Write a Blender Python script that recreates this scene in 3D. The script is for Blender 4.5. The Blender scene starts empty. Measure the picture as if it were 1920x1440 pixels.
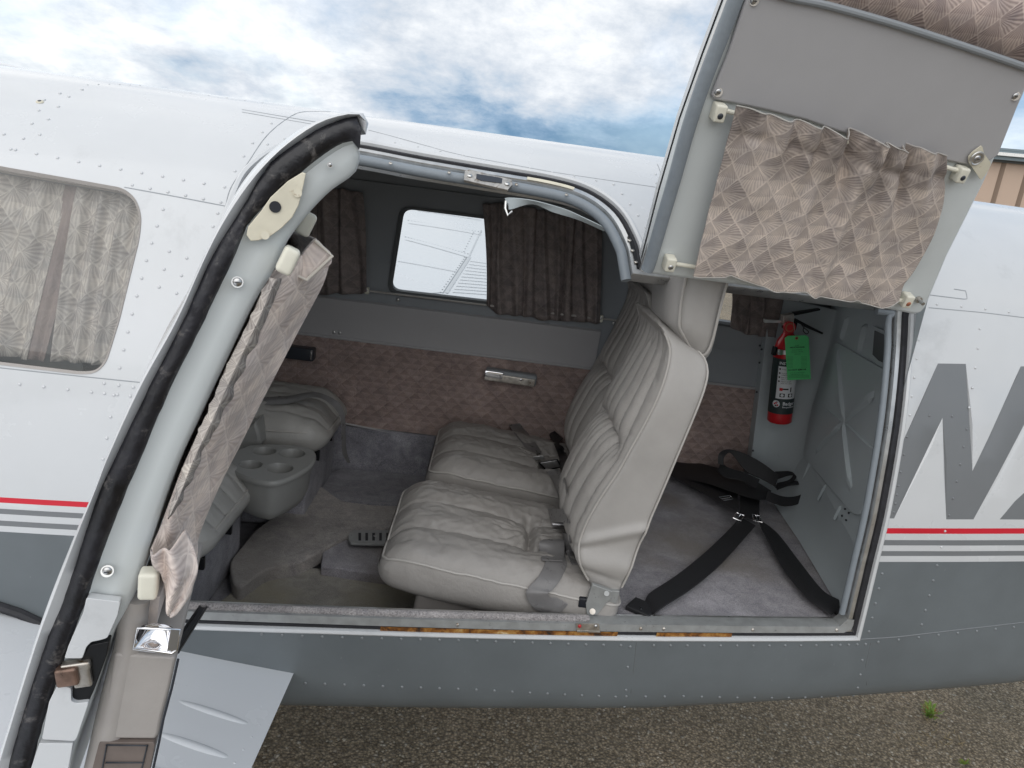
import bpy, bmesh, math, random
import numpy as np
from mathutils import Vector, Matrix, noise
from mathutils.geometry import delaunay_2d_cdt
random.seed(7)
sc = bpy.context.scene
R = math.radians
# ------------------------------------------------------------------ camera
F = 1400.0; PIT = R(15); YAW = R(2.5); ROL = R(7.5); CAM = np.array([0, -1.42, 1.72])
fw = np.array([math.sin(YAW)*math.cos(PIT), math.cos(YAW)*math.cos(PIT), -math.sin(PIT)])
r0 = np.array([math.cos(YAW), -math.sin(YAW), 0]); u0 = np.cross(r0, fw)
rx = math.cos(ROL)*r0+math.sin(ROL)*u0; ux = -math.sin(ROL)*r0+math.cos(ROL)*u0
cd = bpy.data.cameras.new('camera'); co = bpy.data.objects.new('camera', cd); sc.collection.objects.link(co)
cd.sensor_width = 36; cd.lens = F/1920*36; cd.clip_start = 0.05; cd.clip_end = 5000
mw = Matrix.Identity(4)
for i in range(3):
    mw[i][0] = rx[i]; mw[i][1] = ux[i]; mw[i][2] = -fw[i]; mw[i][3] = CAM[i]
co.matrix_world = mw
sc.camera = co
# ------------------------------------------------------------------ world: Nishita sky behind broken cloud
SUN_EL, SUN_AZ = R(42), R(186)
w = bpy.data.worlds.new("World"); sc.world = w; w.use_nodes = True
nt = w.node_tree; nt.nodes.clear()
def nd(nt, t, **k):
    n = nt.nodes.new(t)
    for a, b in k.items():
        if a.startswith('i_'):
            n.inputs[a[2:].replace('_', ' ')].default_value = b
        else: setattr(n, a, b)
    return n
def lk(nt, a, b): nt.links.new(a, b)
def ramp(nt, fac, stops, interp='LINEAR'):
    r = nt.nodes.new('ShaderNodeValToRGB'); r.color_ramp.interpolation = interp
    while len(r.color_ramp.elements) > 1: r.color_ramp.elements.remove(r.color_ramp.elements[-1])
    for i, (p, c) in enumerate(stops):
        e = r.color_ramp.elements[0] if i == 0 else r.color_ramp.elements.new(p)
        e.position = p
        e.color = tuple(c)+(1,) if len(c) == 3 else c
    lk(nt, fac, r.inputs[0]); return r.outputs[0]
def mt(nt, op, a, b=None, c=None, clamp=False):
    n = nt.nodes.new('ShaderNodeMath'); n.operation = op; n.use_clamp = clamp
    for i, v in enumerate((a, b, c)):
        if v is None: continue
        if isinstance(v, (int, float)): n.inputs[i].default_value = v
        else: lk(nt, v, n.inputs[i])
    return n.outputs[0]
def mixc(nt, f, a, b, bt='MIX'):
    n = nt.nodes.new('ShaderNodeMix'); n.data_type = 'RGBA'; n.blend_type = bt
    for s, v in ((0, f), (6, a), (7, b)):
        if isinstance(v, (int, float)): n.inputs[s].default_value = v
        elif isinstance(v, tuple): n.inputs[s].default_value = v+(1,) if len(v) == 3 else v
        else: lk(nt, v, n.inputs[s])
    return n.outputs[2]
sky = nd(nt, 'ShaderNodeTexSky', sky_type='NISHITA', sun_disc=False, sun_elevation=SUN_EL, sun_rotation=SUN_AZ, altitude=100, air_density=1.0, dust_density=0.6)
tc = nd(nt, 'ShaderNodeTexCoord')
# project the view direction on a cloud deck so the cloud flattens towards the horizon
sep = nd(nt, 'ShaderNodeSeparateXYZ'); lk(nt, tc.outputs['Generated'], sep.inputs[0])
zz = mt(nt, 'ADD', mt(nt, 'MAXIMUM', sep.outputs[2], 0.0), 0.34)
cx = mt(nt, 'MULTIPLY', mt(nt, 'DIVIDE', sep.outputs[0], zz), 1.15); cy = mt(nt, 'DIVIDE', sep.outputs[1], zz)
cmb = nd(nt, 'ShaderNodeCombineXYZ'); lk(nt, cx, cmb.inputs[0]); lk(nt, cy, cmb.inputs[1])
n1 = nd(nt, 'ShaderNodeTexNoise', i_Scale=0.85, i_Detail=9.0, i_Roughness=0.56, i_Distortion=0.25); lk(nt, cmb.outputs[0], n1.inputs['Vector'])
mp = nd(nt, 'ShaderNodeMapping'); mp.inputs['Location'].default_value = (3.3, 7.1, 2); lk(nt, cmb.outputs[0], mp.inputs[0])
n2 = nd(nt, 'ShaderNodeTexNoise', i_Scale=2.3, i_Detail=12.0, i_Roughness=0.63, i_Distortion=0.1); lk(nt, mp.outputs[0], n2.inputs['Vector'])
dens = ramp(nt, n1.outputs[0], [(0.36, (0.7,)*3), (0.50, (1,)*3)])
el = sep.outputs[2]
low = mt(nt, 'SUBTRACT', 1.0, mt(nt, 'DIVIDE', el, 0.17), clamp=True)      # 1 at horizon
hi = mt(nt, 'SUBTRACT', n2.outputs[0], mt(nt, 'MULTIPLY', low, 0.09))
azd = mt(nt, 'DIVIDE', mt(nt, 'SUBTRACT', sep.outputs[0], 0.10), 0.26); eld = mt(nt, 'DIVIDE', mt(nt, 'SUBTRACT', sep.outputs[2], 0.065), 0.05)
bank = mt(nt, 'EXPONENT', mt(nt, 'MULTIPLY', mt(nt, 'ADD', mt(nt, 'MULTIPLY', azd, azd), mt(nt, 'MULTIPLY', eld, eld)), -1.0))
hi = mt(nt, 'SUBTRACT', mt(nt, 'MULTIPLY_ADD', hi, 0.85, 0.085), mt(nt, 'MULTIPLY', bank, 0.19))
lft = mt(nt, 'MULTIPLY', mt(nt, 'SUBTRACT', mt(nt, 'MULTIPLY', sep.outputs[0], -1.0), 0.0), 0.17)
hi = mt(nt, 'ADD', hi, lft)
hi = mt(nt, 'ADD', hi, mt(nt, 'MULTIPLY', mt(nt, 'MAXIMUM', mt(nt, 'MULTIPLY', sep.outputs[1], -1.0), 0.0), 0.16))
cc = ramp(nt, hi, [(0.24, (1.7, 3.1, 4.8)), (0.33, (3.2, 4.6, 6.3)), (0.40, (5.4, 6.4, 7.6)), (0.46, (6.9, 7.5, 8.3)), (0.52, (8.6, 9.0, 9.5)), (0.59, (10.6, 10.8, 11.0)), (0.72, (13, 13, 13))])
skyc = mixc(nt, dens, mixc(nt, 1.0, sky.outputs[0], (1.6, 1.6, 1.7), 'MULTIPLY'), cc)
bg = nd(nt, 'ShaderNodeBackground', i_Strength=0.085); lk(nt, skyc, bg.inputs[0])
wo = nd(nt, 'ShaderNodeOutputWorld'); lk(nt, bg.outputs[0], wo.inputs[0])
sd = bpy.data.lights.new('sun', 'SUN'); so = bpy.data.objects.new('sun', sd); sc.collection.objects.link(so)
sd.energy = 0.9; sd.angle = R(75); sd.color = (1, 0.97, 0.93)
# rotate so that light comes from azimuth (Nishita: rotation measured from +Y towards +X)
sdir = Vector((math.sin(SUN_AZ)*math.cos(SUN_EL), math.cos(SUN_AZ)*math.cos(SUN_EL), math.sin(SUN_EL)))
so.rotation_euler = sdir.to_track_quat('Z', 'Y').to_euler()
sc.view_settings.view_transform = 'Standard'; sc.view_settings.look = 'None'; sc.view_settings.gamma = 1
sc.view_settings.exposure = 0.27
sc.cycles.max_bounces = 8; sc.cycles.diffuse_bounces = 5; sc.cycles.transparent_max_bounces = 8
# ------------------------------------------------------------------ pixel rays -> points in the place
def ray(x, y): return fw*F+(x-960)*rx-(y-720)*ux
def hitplane(x, y, p0, n):
    d = ray(x, y); n = np.array(n, float); return CAM+d*(np.dot(np.array(p0)-CAM, n)/np.dot(d, n))
def aX(x, y, X): return hitplane(x, y, (X, 0, 0), (1, 0, 0))
def aY(x, y, Y): return hitplane(x, y, (0, Y, 0), (0, 1, 0))
def aZ(x, y, Z): return hitplane(x, y, (0, 0, Z), (0, 0, 1))
# ------------------------------------------------------------------ materials
MATS = {}
def newmat(name):
    m = bpy.data.materials.new(name); m.use_nodes = True; t = m.node_tree
    b = t.nodes['Principled BSDF']; MATS[name] = m; return m, t, b
def bump(t, b, h, s, dist=0.01, prev=None):
    n = nd(t, 'ShaderNodeBump', i_Strength=s, i_Distance=dist); lk(t, h, n.inputs['Height'])
    if prev is not None: lk(t, prev, n.inputs['Normal'])
    lk(t, n.outputs[0], b.inputs['Normal']); return n.outputs[0]
def tex(t, kind, scale, src='Object', **k):
    c = nd(t, 'ShaderNodeTexCoord'); n = nd(t, kind, **k); n.inputs['Scale'].default_value = scale
    lk(t, c.outputs[src], n.inputs['Vector']); return n
def plain(name, col, rough=.5, metal=0, var=.0, vs=6., bmp=0., bs=200., spec=None, coat=0., dist=.001, dirt=None):
    m, t, b = newmat(name)
    b.inputs['Roughness'].default_value = rough; b.inputs['Metallic'].default_value = metal
    if coat: b.inputs['Coat Weight'].default_value = coat; b.inputs['Coat Roughness'].default_value = .08
    if spec is not None: b.inputs['Specular IOR Level'].default_value = spec
    out = None
    if var:
        n = tex(t, 'ShaderNodeTexNoise', vs, i_Detail=6., i_Roughness=.6)
        out = ramp(t, n.outputs[0], [(.3, tuple(c*(1-var) for c in col)), (.7, tuple(min(1, c*(1+var)) for c in col))])
        r = ramp(t, n.outputs[0], [(.3, (max(rough-.08, 0),)*3), (.7, (min(rough+.08, 1),)*3)]); lk(t, r, b.inputs['Roughness'])
    if dirt:
        dc, lo, hi, ds = dirt
        n2 = tex(t, 'ShaderNodeTexNoise', ds, i_Detail=8., i_Roughness=.7, i_Distortion=.3)
        f = ramp(t, n2.outputs[0], [(lo, (0,)*3), (hi, (1,)*3)])
        out = mixc(t, f, out if out is not None else col, dc)
    if out is not None: lk(t, out, b.inputs['Base Color'])
    else: b.inputs['Base Color'].default_value = tuple(col)+(1,)
    if bmp:
        n = tex(t, 'ShaderNodeTexNoise', bs, i_Detail=4.); bump(t, b, n.outputs[0], bmp, dist)
    return m
plain('white_paint', (.59, .605, .62), .24, var=.04, vs=3, coat=.5, bmp=.16, bs=4, dist=.012, dirt=((.43, .44, .45), .60, .85, 5.))
plain('grey_paint', (.135, .153, .164), .38, var=.12, vs=4, bmp=.06, bs=90, dist=.002, dirt=((.30, .31, .31), .66, .80, 60.))
plain('livery_grey', (.18, .19, .20), .4, var=.03, vs=9)
plain('red_paint', (.60, .015, .035), .35)
plain('seam', (.30, .32, .34), .6)
plain('seam_light', (.53, .55, .57), .5)
plain('seam_dark', (.12, .13, .135), .6)
plain('rubber', (.018, .018, .022), .55, var=.4, vs=30, bmp=.4, bs=60, dist=.004)
plain('old_rubber', (.012, .012, .016), .42, var=.7, vs=22, bmp=.5, bs=45, dist=.006, dirt=((.14, .13, .125), .56, .72, 55.))
plain('black_metal', (.02, .021, .023), .35, metal=.6)
plain('primer_metal', (.33, .34, .34), .42, metal=.35, var=.12, vs=40, dirt=((.10, .10, .10), .62, .72, 90.))
plain('aluminium', (.62, .62, .61), .33, metal=.9, var=.15, vs=30)
plain('chrome', (.85, .85, .87), .06, metal=1.)
plain('worn_metal', (.50, .47, .43), .38, metal=.85, var=.3, vs=50, dirt=((.16, .10, .05), .55, .7, 60.))
plain('steel', (.5, .5, .5), .3, metal=1.)
plain('cabin_plastic', (.44, .49, .51), .42, var=.04, vs=5, bmp=.12, bs=500, dist=.0008, dirt=((.30, .32, .33), .66, .9, 7.))
plain('console_grey', (.265, .265, .255), .4, var=.06, vs=8, bmp=.1, bs=300, dist=.0006, dirt=((.16, .16, .16), .64, .8, 25.))
plain('door_liner', (.60, .635, .64), .4, var=.04, vs=6, dirt=((.40, .38, .35), .62, .95, 9.))
plain('cream_plastic', (.72, .70, .60), .4, var=.05, vs=30)
plain('cream_primer', (.66, .62, .50), .5, var=.08, vs=40, dirt=((.30, .20, .10), .62, .74, 50.))
plain('vinyl', (.40, .395, .405), .48, var=.03, vs=8, bmp=.25, bs=700, dist=.0006)
plain('vinyl_dark', (.27, .29, .31), .5, var=.04, vs=8, bmp=.25, bs=700, dist=.0006)
plain('vinyl_blue', (.225, .255, .285), .5, var=.05, vs=30, bmp=.35, bs=90, dist=.002)
plain('vinyl_warm', (.36, .335, .315), .42, var=.06, vs=14, bmp=.3, bs=300, dist=.001)
plain('dark_vinyl_pocket', (.16, .13, .115), .45, var=.15, vs=40)
plain('piping', (.43, .41, .385), .4)
plain('headliner', (.24, .25, .265), .8, var=.05, vs=20, bmp=.2, bs=400)
plain('black_webbing', (.012, .012, .014), .55, bmp=.6, bs=900, dist=.001)
plain('grey_webbing', (.17, .165, .165), .32, bmp=.35, bs=600, dist=.0008, var=.1, vs=40)
plain('dark_plastic', (.03, .035, .045), .35)
plain('glass_black', (.01, .012, .018), .45)
plain('cyl_red', (.50, .012, .018), .3, coat=.2)
plain('label_dark', (.02, .035, .035), .5)
plain('label_white', (.62, .64, .66), .5)
plain('label_black', (.01, .01, .01), .5)
plain('tag_green', (.10, .55, .19), .6, var=.05, vs=60)
plain('tag_hole', (.35, .12, .06), .6)
plain('hangar_roof', (.17, .22, .25), .5, var=.1, vs=.5)
plain('cloth_back', (.62, .58, .52), .8)
plain('weed', (.20, .33, .05), .6, var=.3, vs=40)
plain('weed_red', (.30, .10, .03), .6)
def mleather(name, col, wr=1.):
    m, t, b = newmat(name); b.inputs['Roughness'].default_value = .42
    n = tex(t, 'ShaderNodeTexNoise', 7, i_Detail=5., i_Roughness=.6)
    c = ramp(t, n.outputs[0], [(.3, tuple(x*.9 for x in col)), (.7, tuple(x*1.07 for x in col))]); lk(t, c, b.inputs['Base Color'])
    lk(t, ramp(t, n.outputs[0], [(.35, (.33,)*3), (.7, (.5,)*3)]), b.inputs['Roughness'])
    w1 = tex(t, 'ShaderNodeTexNoise', 11, i_Detail=3., i_Distortion=1.6); w2 = tex(t, 'ShaderNodeTexVoronoi', 320)
    w3 = tex(t, 'ShaderNodeTexNoise', 26, i_Detail=6., i_Roughness=.65, i_Distortion=2.2)
    crease = mt(t, 'ABSOLUTE', mt(t, 'SUBTRACT', w3.outputs[0], .5)); crease = mt(t, 'MINIMUM', mt(t, 'MULTIPLY', crease, 14.), 1.)
    p = bump(t, b, w1.outputs[0], .20*wr, .008)
    p = bump(t, b, crease, .12*wr, .0025, p); bump(t, b, w2.outputs[0], .12, .0006, p)
    return m
mleather('leather', (.315, .297, .28), 1.5); mleather('leather_back_lightened', (.40, .38, .36), 1.6); mleather('leather_smooth', (.365, .35, .335), .5); mleather('leather_front', (.38, .37, .35), 1.2)  # backrest-front leather is a copy lightened in colour to offset its shade
def mcarpet(name, col, stain=None, sc_=420.):
    m, t, b = newmat(name); b.inputs['Roughness'].default_value = .95; b.inputs['Specular IOR Level'].default_value = .15
    b.inputs['Sheen Weight'].default_value = .25
    n = tex(t, 'ShaderNodeTexNoise', 5, i_Detail=7., i_Roughness=.7); f = tex(t, 'ShaderNodeTexNoise', sc_, i_Detail=3., i_Roughness=.8)
    c = ramp(t, n.outputs[0], [(.3, tuple(x*.62 for x in col)), (.7, tuple(x*1.25 for x in col))])
    g = ramp(t, f.outputs[0], [(.3, (.45,)*3), (.7, (1.45,)*3)])
    c = mixc(t, 1., c, g, 'MULTIPLY')
    md = tex(t, 'ShaderNodeTexNoise', 22, i_Detail=6., i_Roughness=.7, i_Distortion=.8); c = mixc(t, 1., c, ramp(t, md.outputs[0], [(.32, (.72, .72, .74)), (.66, (1.18, 1.16, 1.14))]), 'MULTIPLY')
    if stain:
        s = tex(t, 'ShaderNodeTexNoise', 3.3, i_Detail=5.); c = mixc(t, ramp(t, s.outputs[0], [(.48, (0,)*3), (.66, (.8,)*3)]), c, stain)
    lk(t, c, b.inputs['Base Color']); p = bump(t, b, f.outputs[0], 1., .004)
    bump(t, b, n.outputs[0], .4, .02, p)
    return m
mcarpet('carpet', (.35, .34, .375), (.20, .175, .15)); mcarpet('carpet_mat', (.40, .375, .36), (.24, .22, .20)); mcarpet('carpet_step', (.30, .285, .255), (.30, .265, .18))
mcarpet('carpet_blue', (.34, .34, .38)); mcarpet('carpet_edge', (.38, .36, .36), None, 260.)
def mfabric(name, light, dark, cell=(.047, .060), con=1., quilt=False, k=26., smudge=False, par_=.22):
    m, t, b = newmat(name); b.inputs['Roughness'].default_value = .9; b.inputs['Specular IOR Level'].default_value = .15
    uv = nd(t, 'ShaderNodeUVMap'); s = nd(t, 'ShaderNodeSeparateXYZ')
    wob = nd(t, 'ShaderNodeTexNoise', i_Scale=30., i_Detail=3.); lk(t, uv.outputs[0], wob.inputs['Vector'])
    ad = nd(t, 'ShaderNodeVectorMath', operation='MULTIPLY_ADD'); lk(t, wob.outputs['Color'], ad.inputs[0]); ad.inputs[1].default_value = (.009,)*3; lk(t, uv.outputs[0], ad.inputs[2])
    lk(t, ad.outputs[0], s.inputs[0])
    u = mt(t, 'DIVIDE', s.outputs[0], cell[0]); v = mt(t, 'DIVIDE', s.outputs[1], cell[1])
    a = mt(t, 'ADD', u, v); bb = mt(t, 'SUBTRACT', u, v)
    fa = mt(t, 'FRACT', a); fb = mt(t, 'FRACT', bb)
    ca = mt(t, 'FLOOR', a); cb = mt(t, 'FLOOR', bb)
    par = mt(t, 'MODULO', mt(t, 'ABSOLUTE', mt(t, 'ADD', ca, cb)), 2.)
    wn = nd(t, 'ShaderNodeTexWhiteNoise', noise_dimensions='2D'); c2 = nd(t, 'ShaderNodeCombineXYZ'); lk(t, ca, c2.inputs[0]); lk(t, cb, c2.inputs[1]); lk(t, c2.outputs[0], wn.inputs[0])
    th = mt(t, 'ARCTAN2', mt(t, 'ADD', fa, .02), mt(t, 'ADD', fb, .02))
    th2 = mt(t, 'ARCTAN2', mt(t, 'SUBTRACT', 1.02, fa), mt(t, 'ADD', fb, .02))
    pr = mt(t, 'GREATER_THAN', wn.outputs[0], .5)
    thm = mt(t, 'ADD', mt(t, 'MULTIPLY', th, pr), mt(t, 'MULTIPLY', th2, mt(t, 'SUBTRACT', 1., pr)))
    line = mt(t, 'MULTIPLY_ADD', mt(t, 'SINE', mt(t, 'MULTIPLY', thm, k)), .5, .5)
    ha = mt(t, 'GREATER_THAN', fa, fb)
    tone = mt(t, 'ADD', mt(t, 'MULTIPLY', ha, par_), mt(t, 'MULTIPLY', wn.outputs[0], .25))
    ed = mt(t, 'MINIMUM', mt(t, 'MINIMUM', fa, mt(t, 'SUBTRACT', 1., fa)), mt(t, 'MINIMUM', fb, mt(t, 'SUBTRACT', 1., fb)))
    edge = mt(t, 'LESS_THAN', ed, .035)
    f = mt(t, 'SUBTRACT', mt(t, 'ADD', mt(t, 'MULTIPLY', line, .55*con), tone), mt(t, 'MULTIPLY', edge, .3 if quilt else .35), clamp=True)
    col = mixc(t, f, light, dark)
    big = tex(t, 'ShaderNodeTexNoise', 9, i_Detail=5., i_Roughness=.65)
    col = mixc(t, 1., col, ramp(t, big.outputs[0], [(.3, (.82,)*3), (.7, (1.12,)*3)]), 'MULTIPLY')
    mid = tex(t, 'ShaderNodeTexNoise', 30, i_Detail=4., i_Roughness=.6); col = mixc(t, 1., col, ramp(t, mid.outputs[0], [(.32, (.80, .80, .82)), (.68, (1.15, 1.12, 1.08))]), 'MULTIPLY')
    if smudge:
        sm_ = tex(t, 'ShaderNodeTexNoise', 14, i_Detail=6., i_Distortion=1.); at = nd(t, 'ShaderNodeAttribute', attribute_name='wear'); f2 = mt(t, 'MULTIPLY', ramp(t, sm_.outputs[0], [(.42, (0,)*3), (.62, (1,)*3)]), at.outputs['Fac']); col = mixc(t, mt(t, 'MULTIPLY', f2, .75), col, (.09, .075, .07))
    lk(t, col, b.inputs['Base Color'])
    p = bump(t, b, line, .25, .0015)
    if quilt:
        e2 = ramp(t, ed, [(0, (0,)*3), (.16, (1,)*3)]); p = bump(t, b, e2, .5, .003, p)
        vs_ = mt(t, 'FRACT', mt(t, 'DIVIDE', s.outputs[0], .107)); e3 = ramp(t, vs_, [(0, (0,)*3), (.05, (1,)*3), (.97, (1,)*3), (1, (0,)*3)]); bump(t, b, e3, .35, .003, p)
    return m
mfabric('curtain_fabric', (.64, .565, .51), (.19, .165, .165), con=.62, k=44., cell=(.047, .055), par_=.20, smudge=True)
mfabric('curtain_worn', (.80, .72, .67), (.48, .41, .39), con=.6)
mfabric('door_fabric', (.56, .47, .43), (.24, .19, .185), cell=(.047, .055), k=40.)
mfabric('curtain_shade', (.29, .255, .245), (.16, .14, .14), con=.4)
mfabric('wall_fabric', (.42, .335, .31), (.19, .14, .13), cell=(.044, .042), con=.35, par_=.30, quilt=True)
mfabric('curtain_window', (.66, .62, .57), (.28, .25, .24), con=.8)
# window panes
m, t, b = newmat('pane')
t.nodes.clear(); o = nd(t, 'ShaderNodeOutputMaterial'); mx = nd(t, 'ShaderNodeMixShader'); tr = nd(t, 'ShaderNodeBsdfTransparent'); tr.inputs[0].default_value = (.93, .95, .95, 1)
gl = nd(t, 'ShaderNodeBsdfGlossy', i_Roughness=.03); fr = nd(t, 'ShaderNodeFresnel', i_IOR=1.49)
lk(t, mt(t, 'MULTIPLY_ADD', fr.outputs[0], 1.6, .02, clamp=True), mx.inputs[0]); lk(t, tr.outputs[0], mx.inputs[1]); lk(t, gl.outputs[0], mx.inputs[2]); lk(t, mx.outputs[0], o.inputs[0])
# rusty gap under the sill
m, t, b = newmat('sill_glue'); b.inputs['Roughness'].default_value = .5
n = tex(t, 'ShaderNodeTexNoise', 26, i_Detail=8., i_Roughness=.7, i_Distortion=.4)
lk(t, ramp(t, n.outputs[0], [(.35, (.015, .012, .010)), (.42, (.10, .035, .006)), (.50, (.26, .10, .014)), (.60, (.42, .23, .06)), (.70, (.72, .62, .42))]), b.inputs['Base Color']); bump(t, b, n.outputs[0], .8, .005)
# asphalt
m, t, b = newmat('asphalt'); b.inputs['Roughness'].default_value = .85
v = tex(t, 'ShaderNodeTexVoronoi', 105, feature='F1'); v2 = tex(t, 'ShaderNodeTexVoronoi', 170)
ns = tex(t, 'ShaderNodeTexNoise', 1.3, i_Detail=6.)
hsv = nd(t, 'ShaderNodeSeparateColor'); lk(t, v.outputs['Color'], hsv.inputs[0])
c = ramp(t, hsv.outputs[0], [(0, (.25, .20, .135)), (.35, (.38, .32, .228)), (.75, (.52, .44, .325)), (.965, (.50, .43, .33)), (.985, (.72, .67, .58))])
c = mixc(t, 1., c, ramp(t, v.outputs['Distance'], [(0, (1.1,)*3), (.65, (.42,)*3)]), 'MULTIPLY')
c = mixc(t, 1., c, ramp(t, ns.outputs[0], [(.3, (.75, .76, .74)), (.7, (1.2, 1.15, 1.1))]), 'MULTIPLY')
lk(t, c, b.inputs['Base Color'])
hh = mt(t, 'ADD', mt(t, 'MULTIPLY', v.outputs['Distance'], -1.), mt(t, 'MULTIPLY', v2.outputs['Distance'], -.4)); bump(t, b, hh, .9, .012)
# dry apron far away
plain('field', (.34, .27, .15), .95, var=.35, vs=2.)
# hangar siding
m, t, b = newmat('siding'); b.inputs['Roughness'].default_value = .55; b.inputs['Base Color'].default_value = (.50, .38, .30, 1)
plain('siding_shade', (.22, .16, .12), .7)  # shade of the corrugations, put into a darker siding colour
plain('wing_white', (.66, .68, .705), .25, var=.02, vs=2, coat=.25)
MT = MATS
# ------------------------------------------------------------------ mesh kit
class G:
    def join(s, o):
        k = len(s.v); s.v += o.v
        for f, m_ in zip(o.f, o.m): s.f.append([k+a for a in f]); s.m.append(s.mi(o.mats[m_]))
        for a, b_ in o.uv.items(): s.uv[k+a] = b_
        return s
    def __init__(s): s.v = []; s.f = []; s.m = []; s.uv = {}; s.mats = []
    def mi(s, mat):
        if mat not in s.mats: s.mats.append(mat)
        return s.mats.index(mat)
    def add(s, vs, fs, mat, uvs=None):
        o = len(s.v); i = s.mi(mat)
        s.v += [tuple(float(c) for c in v) for v in vs]
        for f in fs:
            s.f.append([o+k for k in f]); s.m.append(i)
        if uvs is not None:
            for k, u in enumerate(uvs): s.uv[o+k] = u
        return s
    def grid(s, P, mat, uv=None, closeu=False, closev=False, flip=False):
        nu = len(P); nv = len(P[0]); vs = [p for row in P for p in row]; fs = []
        for i in range(nu if closeu else nu-1):
            for j in range(nv if closev else nv-1):
                a = i*nv+j; b_ = ((i+1) % nu)*nv+j; c_ = ((i+1) % nu)*nv+(j+1) % nv; d = i*nv+(j+1) % nv
                fs.append([a, d, c_, b_] if flip else [a, b_, c_, d])
        return s.add(vs, fs, mat, [u for row in uv for u in row] if uv is not None else None)
    def tube(s, pts, r, mat, n=10, cap=True, closed=False):
        pts = [Vector(p) for p in pts]; P = []; N = len(pts); prev = None
        for i, p in enumerate(pts):
            a = pts[(i-1) % N] if (i > 0 or closed) else p; c_ = pts[(i+1) % N] if (i < N-1 or closed) else p
            tg = (c_-a).normalized()
            if prev is None:
                q = Vector((0, 0, 1)) if abs(tg.z) < .9 else Vector((1, 0, 0)); prev = tg.cross(q).normalized()
            prev = (prev-tg*prev.dot(tg)).normalized(); bn = tg.cross(prev)
            rr = r[i] if isinstance(r, (list, tuple)) else r
            P.append([p+(prev*math.cos(k*2*math.pi/n)+bn*math.sin(k*2*math.pi/n))*rr for k in range(n)])
        s.grid(P, mat, closev=True, closeu=closed, flip=True)
        if cap and not closed:
            s.add(P[0], [list(range(n))], mat); s.add(P[-1], [list(range(n))[::-1]], mat)
        return s
    def box(s, c, h, mat, rot=None, r=None, n=None, fn=None):
        r = min(h)*.3 if r is None else r; n = n or (6, 6, 6)
        if isinstance(n, int): n = (n,)*3
        def ax(hh, k):
            a = [-hh+r*(1-math.cos(q*math.pi/2/4))*1. for q in range(4)]
            mid = [(-hh+r)+(2*hh-2*r)*q/k for q in range(k+1)]
            return a+mid+[-q for q in a[::-1]]
        A = [ax(h[i], n[i]) for i in range(3)]; c = Vector(c)
        rt = rot if rot is not None else Matrix.Identity(3)
        for d in range(3):
            e, f = [(1, 2), (2, 0), (0, 1)][d]
            for sg in (-1, 1):
                P = []
                for ue in A[e]:
                    row = []
                    for uf in A[f]:
                        p = Vector((0, 0, 0)); p[d] = sg*h[d]; p[e] = ue; p[f] = uf
                        q = Vector([max(-h[k]+r, min(h[k]-r, p[k])) for k in range(3)])
                        dd = p-q
                        if dd.length > 1e-9: dd = dd.normalized()*r
                        p = q+dd
                        if fn: p = Vector(fn(p))
                        row.append(c+rt @ p)
                    P.append(row)
                s.grid(P, mat, flip=(sg < 0))
        return s
    def slab(s, poly, vec, mat, back=True):
        poly = [Vector(p) for p in poly]; vec = Vector(vec); n = len(poly)
        nn = Vector((0, 0, 0))
        for i in range(n): nn += poly[i].cross(poly[(i+1) % n])
        if nn.dot(vec) > 0: poly = poly[::-1]
        bk = [p+vec for p in poly]
        s.add(poly+bk, [list(range(n))]+([list(range(n, 2*n))[::-1]] if back else [])+[[(i+1) % n, i, n+i, n+(i+1) % n] for i in range(n)], mat)
        return s
    def ball(s, c, r, mat, n=10, m=6, axes=None, half=False):
        c = Vector(c); ax = axes or (Vector((1, 0, 0)), Vector((0, 1, 0)), Vector((0, 0, 1))); rr = r if isinstance(r, (tuple, list)) else (r, r, r)
        P = []
        for i in range(m+1):
            th = (math.pi/2 if half else math.pi)*i/m
            P.append([c+ax[0]*rr[0]*math.sin(th)*math.cos(k*2*math.pi/n)+ax[1]*rr[1]*math.sin(th)*math.sin(k*2*math.pi/n)+ax[2]*rr[2]*math.cos(th) for k in range(n)])
        s.grid(P, mat, closev=True); return s
    def lathe(s, p0, axis, prof, mat, n=32, mats=None):
        ax = Vector(axis).normalized(); q = Vector((1, 0, 0)) if abs(ax.x) < .9 else Vector((0, 1, 0))
        e1 = ax.cross(q).normalized(); e2 = ax.cross(e1); p0 = Vector(p0)
        rows = [[p0+ax*h+(e1*math.cos(k*2*math.pi/n)+e2*math.sin(k*2*math.pi/n))*r_ for k in range(n)] for r_, h in prof]
        for i in range(len(rows)-1):
            s.grid([rows[i], rows[i+1]], mats[i] if mats else mat, closev=True)
        return s
def fr(axis):
    ax = Vector(axis).normalized(); q = Vector((0, 0, 1)) if abs(ax.z) < .9 else Vector((1, 0, 0))
    e = q.cross(ax).normalized(); return (e, ax.cross(e), ax)
def catmull(pts, n=8, closed=False):
    P = [np.array(p, float) for p in pts]; N = len(P); out = []
    for i in range(N if closed else N-1):
        p0 = P[(i-1) % N] if (closed or i > 0) else 2*P[0]-P[1]; p1 = P[i]; p2 = P[(i+1) % N]
        p3 = P[(i+2) % N] if (closed or i < N-2) else 2*P[-1]-P[-2]
        for k in range(n):
            u = k/n; out.append(.5*((2*p1)+(-p0+p2)*u+(2*p0-5*p1+4*p2-p3)*u*u+(-p0+3*p1-3*p2+p3)*u**3))
    if not closed: out.append(P[-1])
    return out
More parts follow.
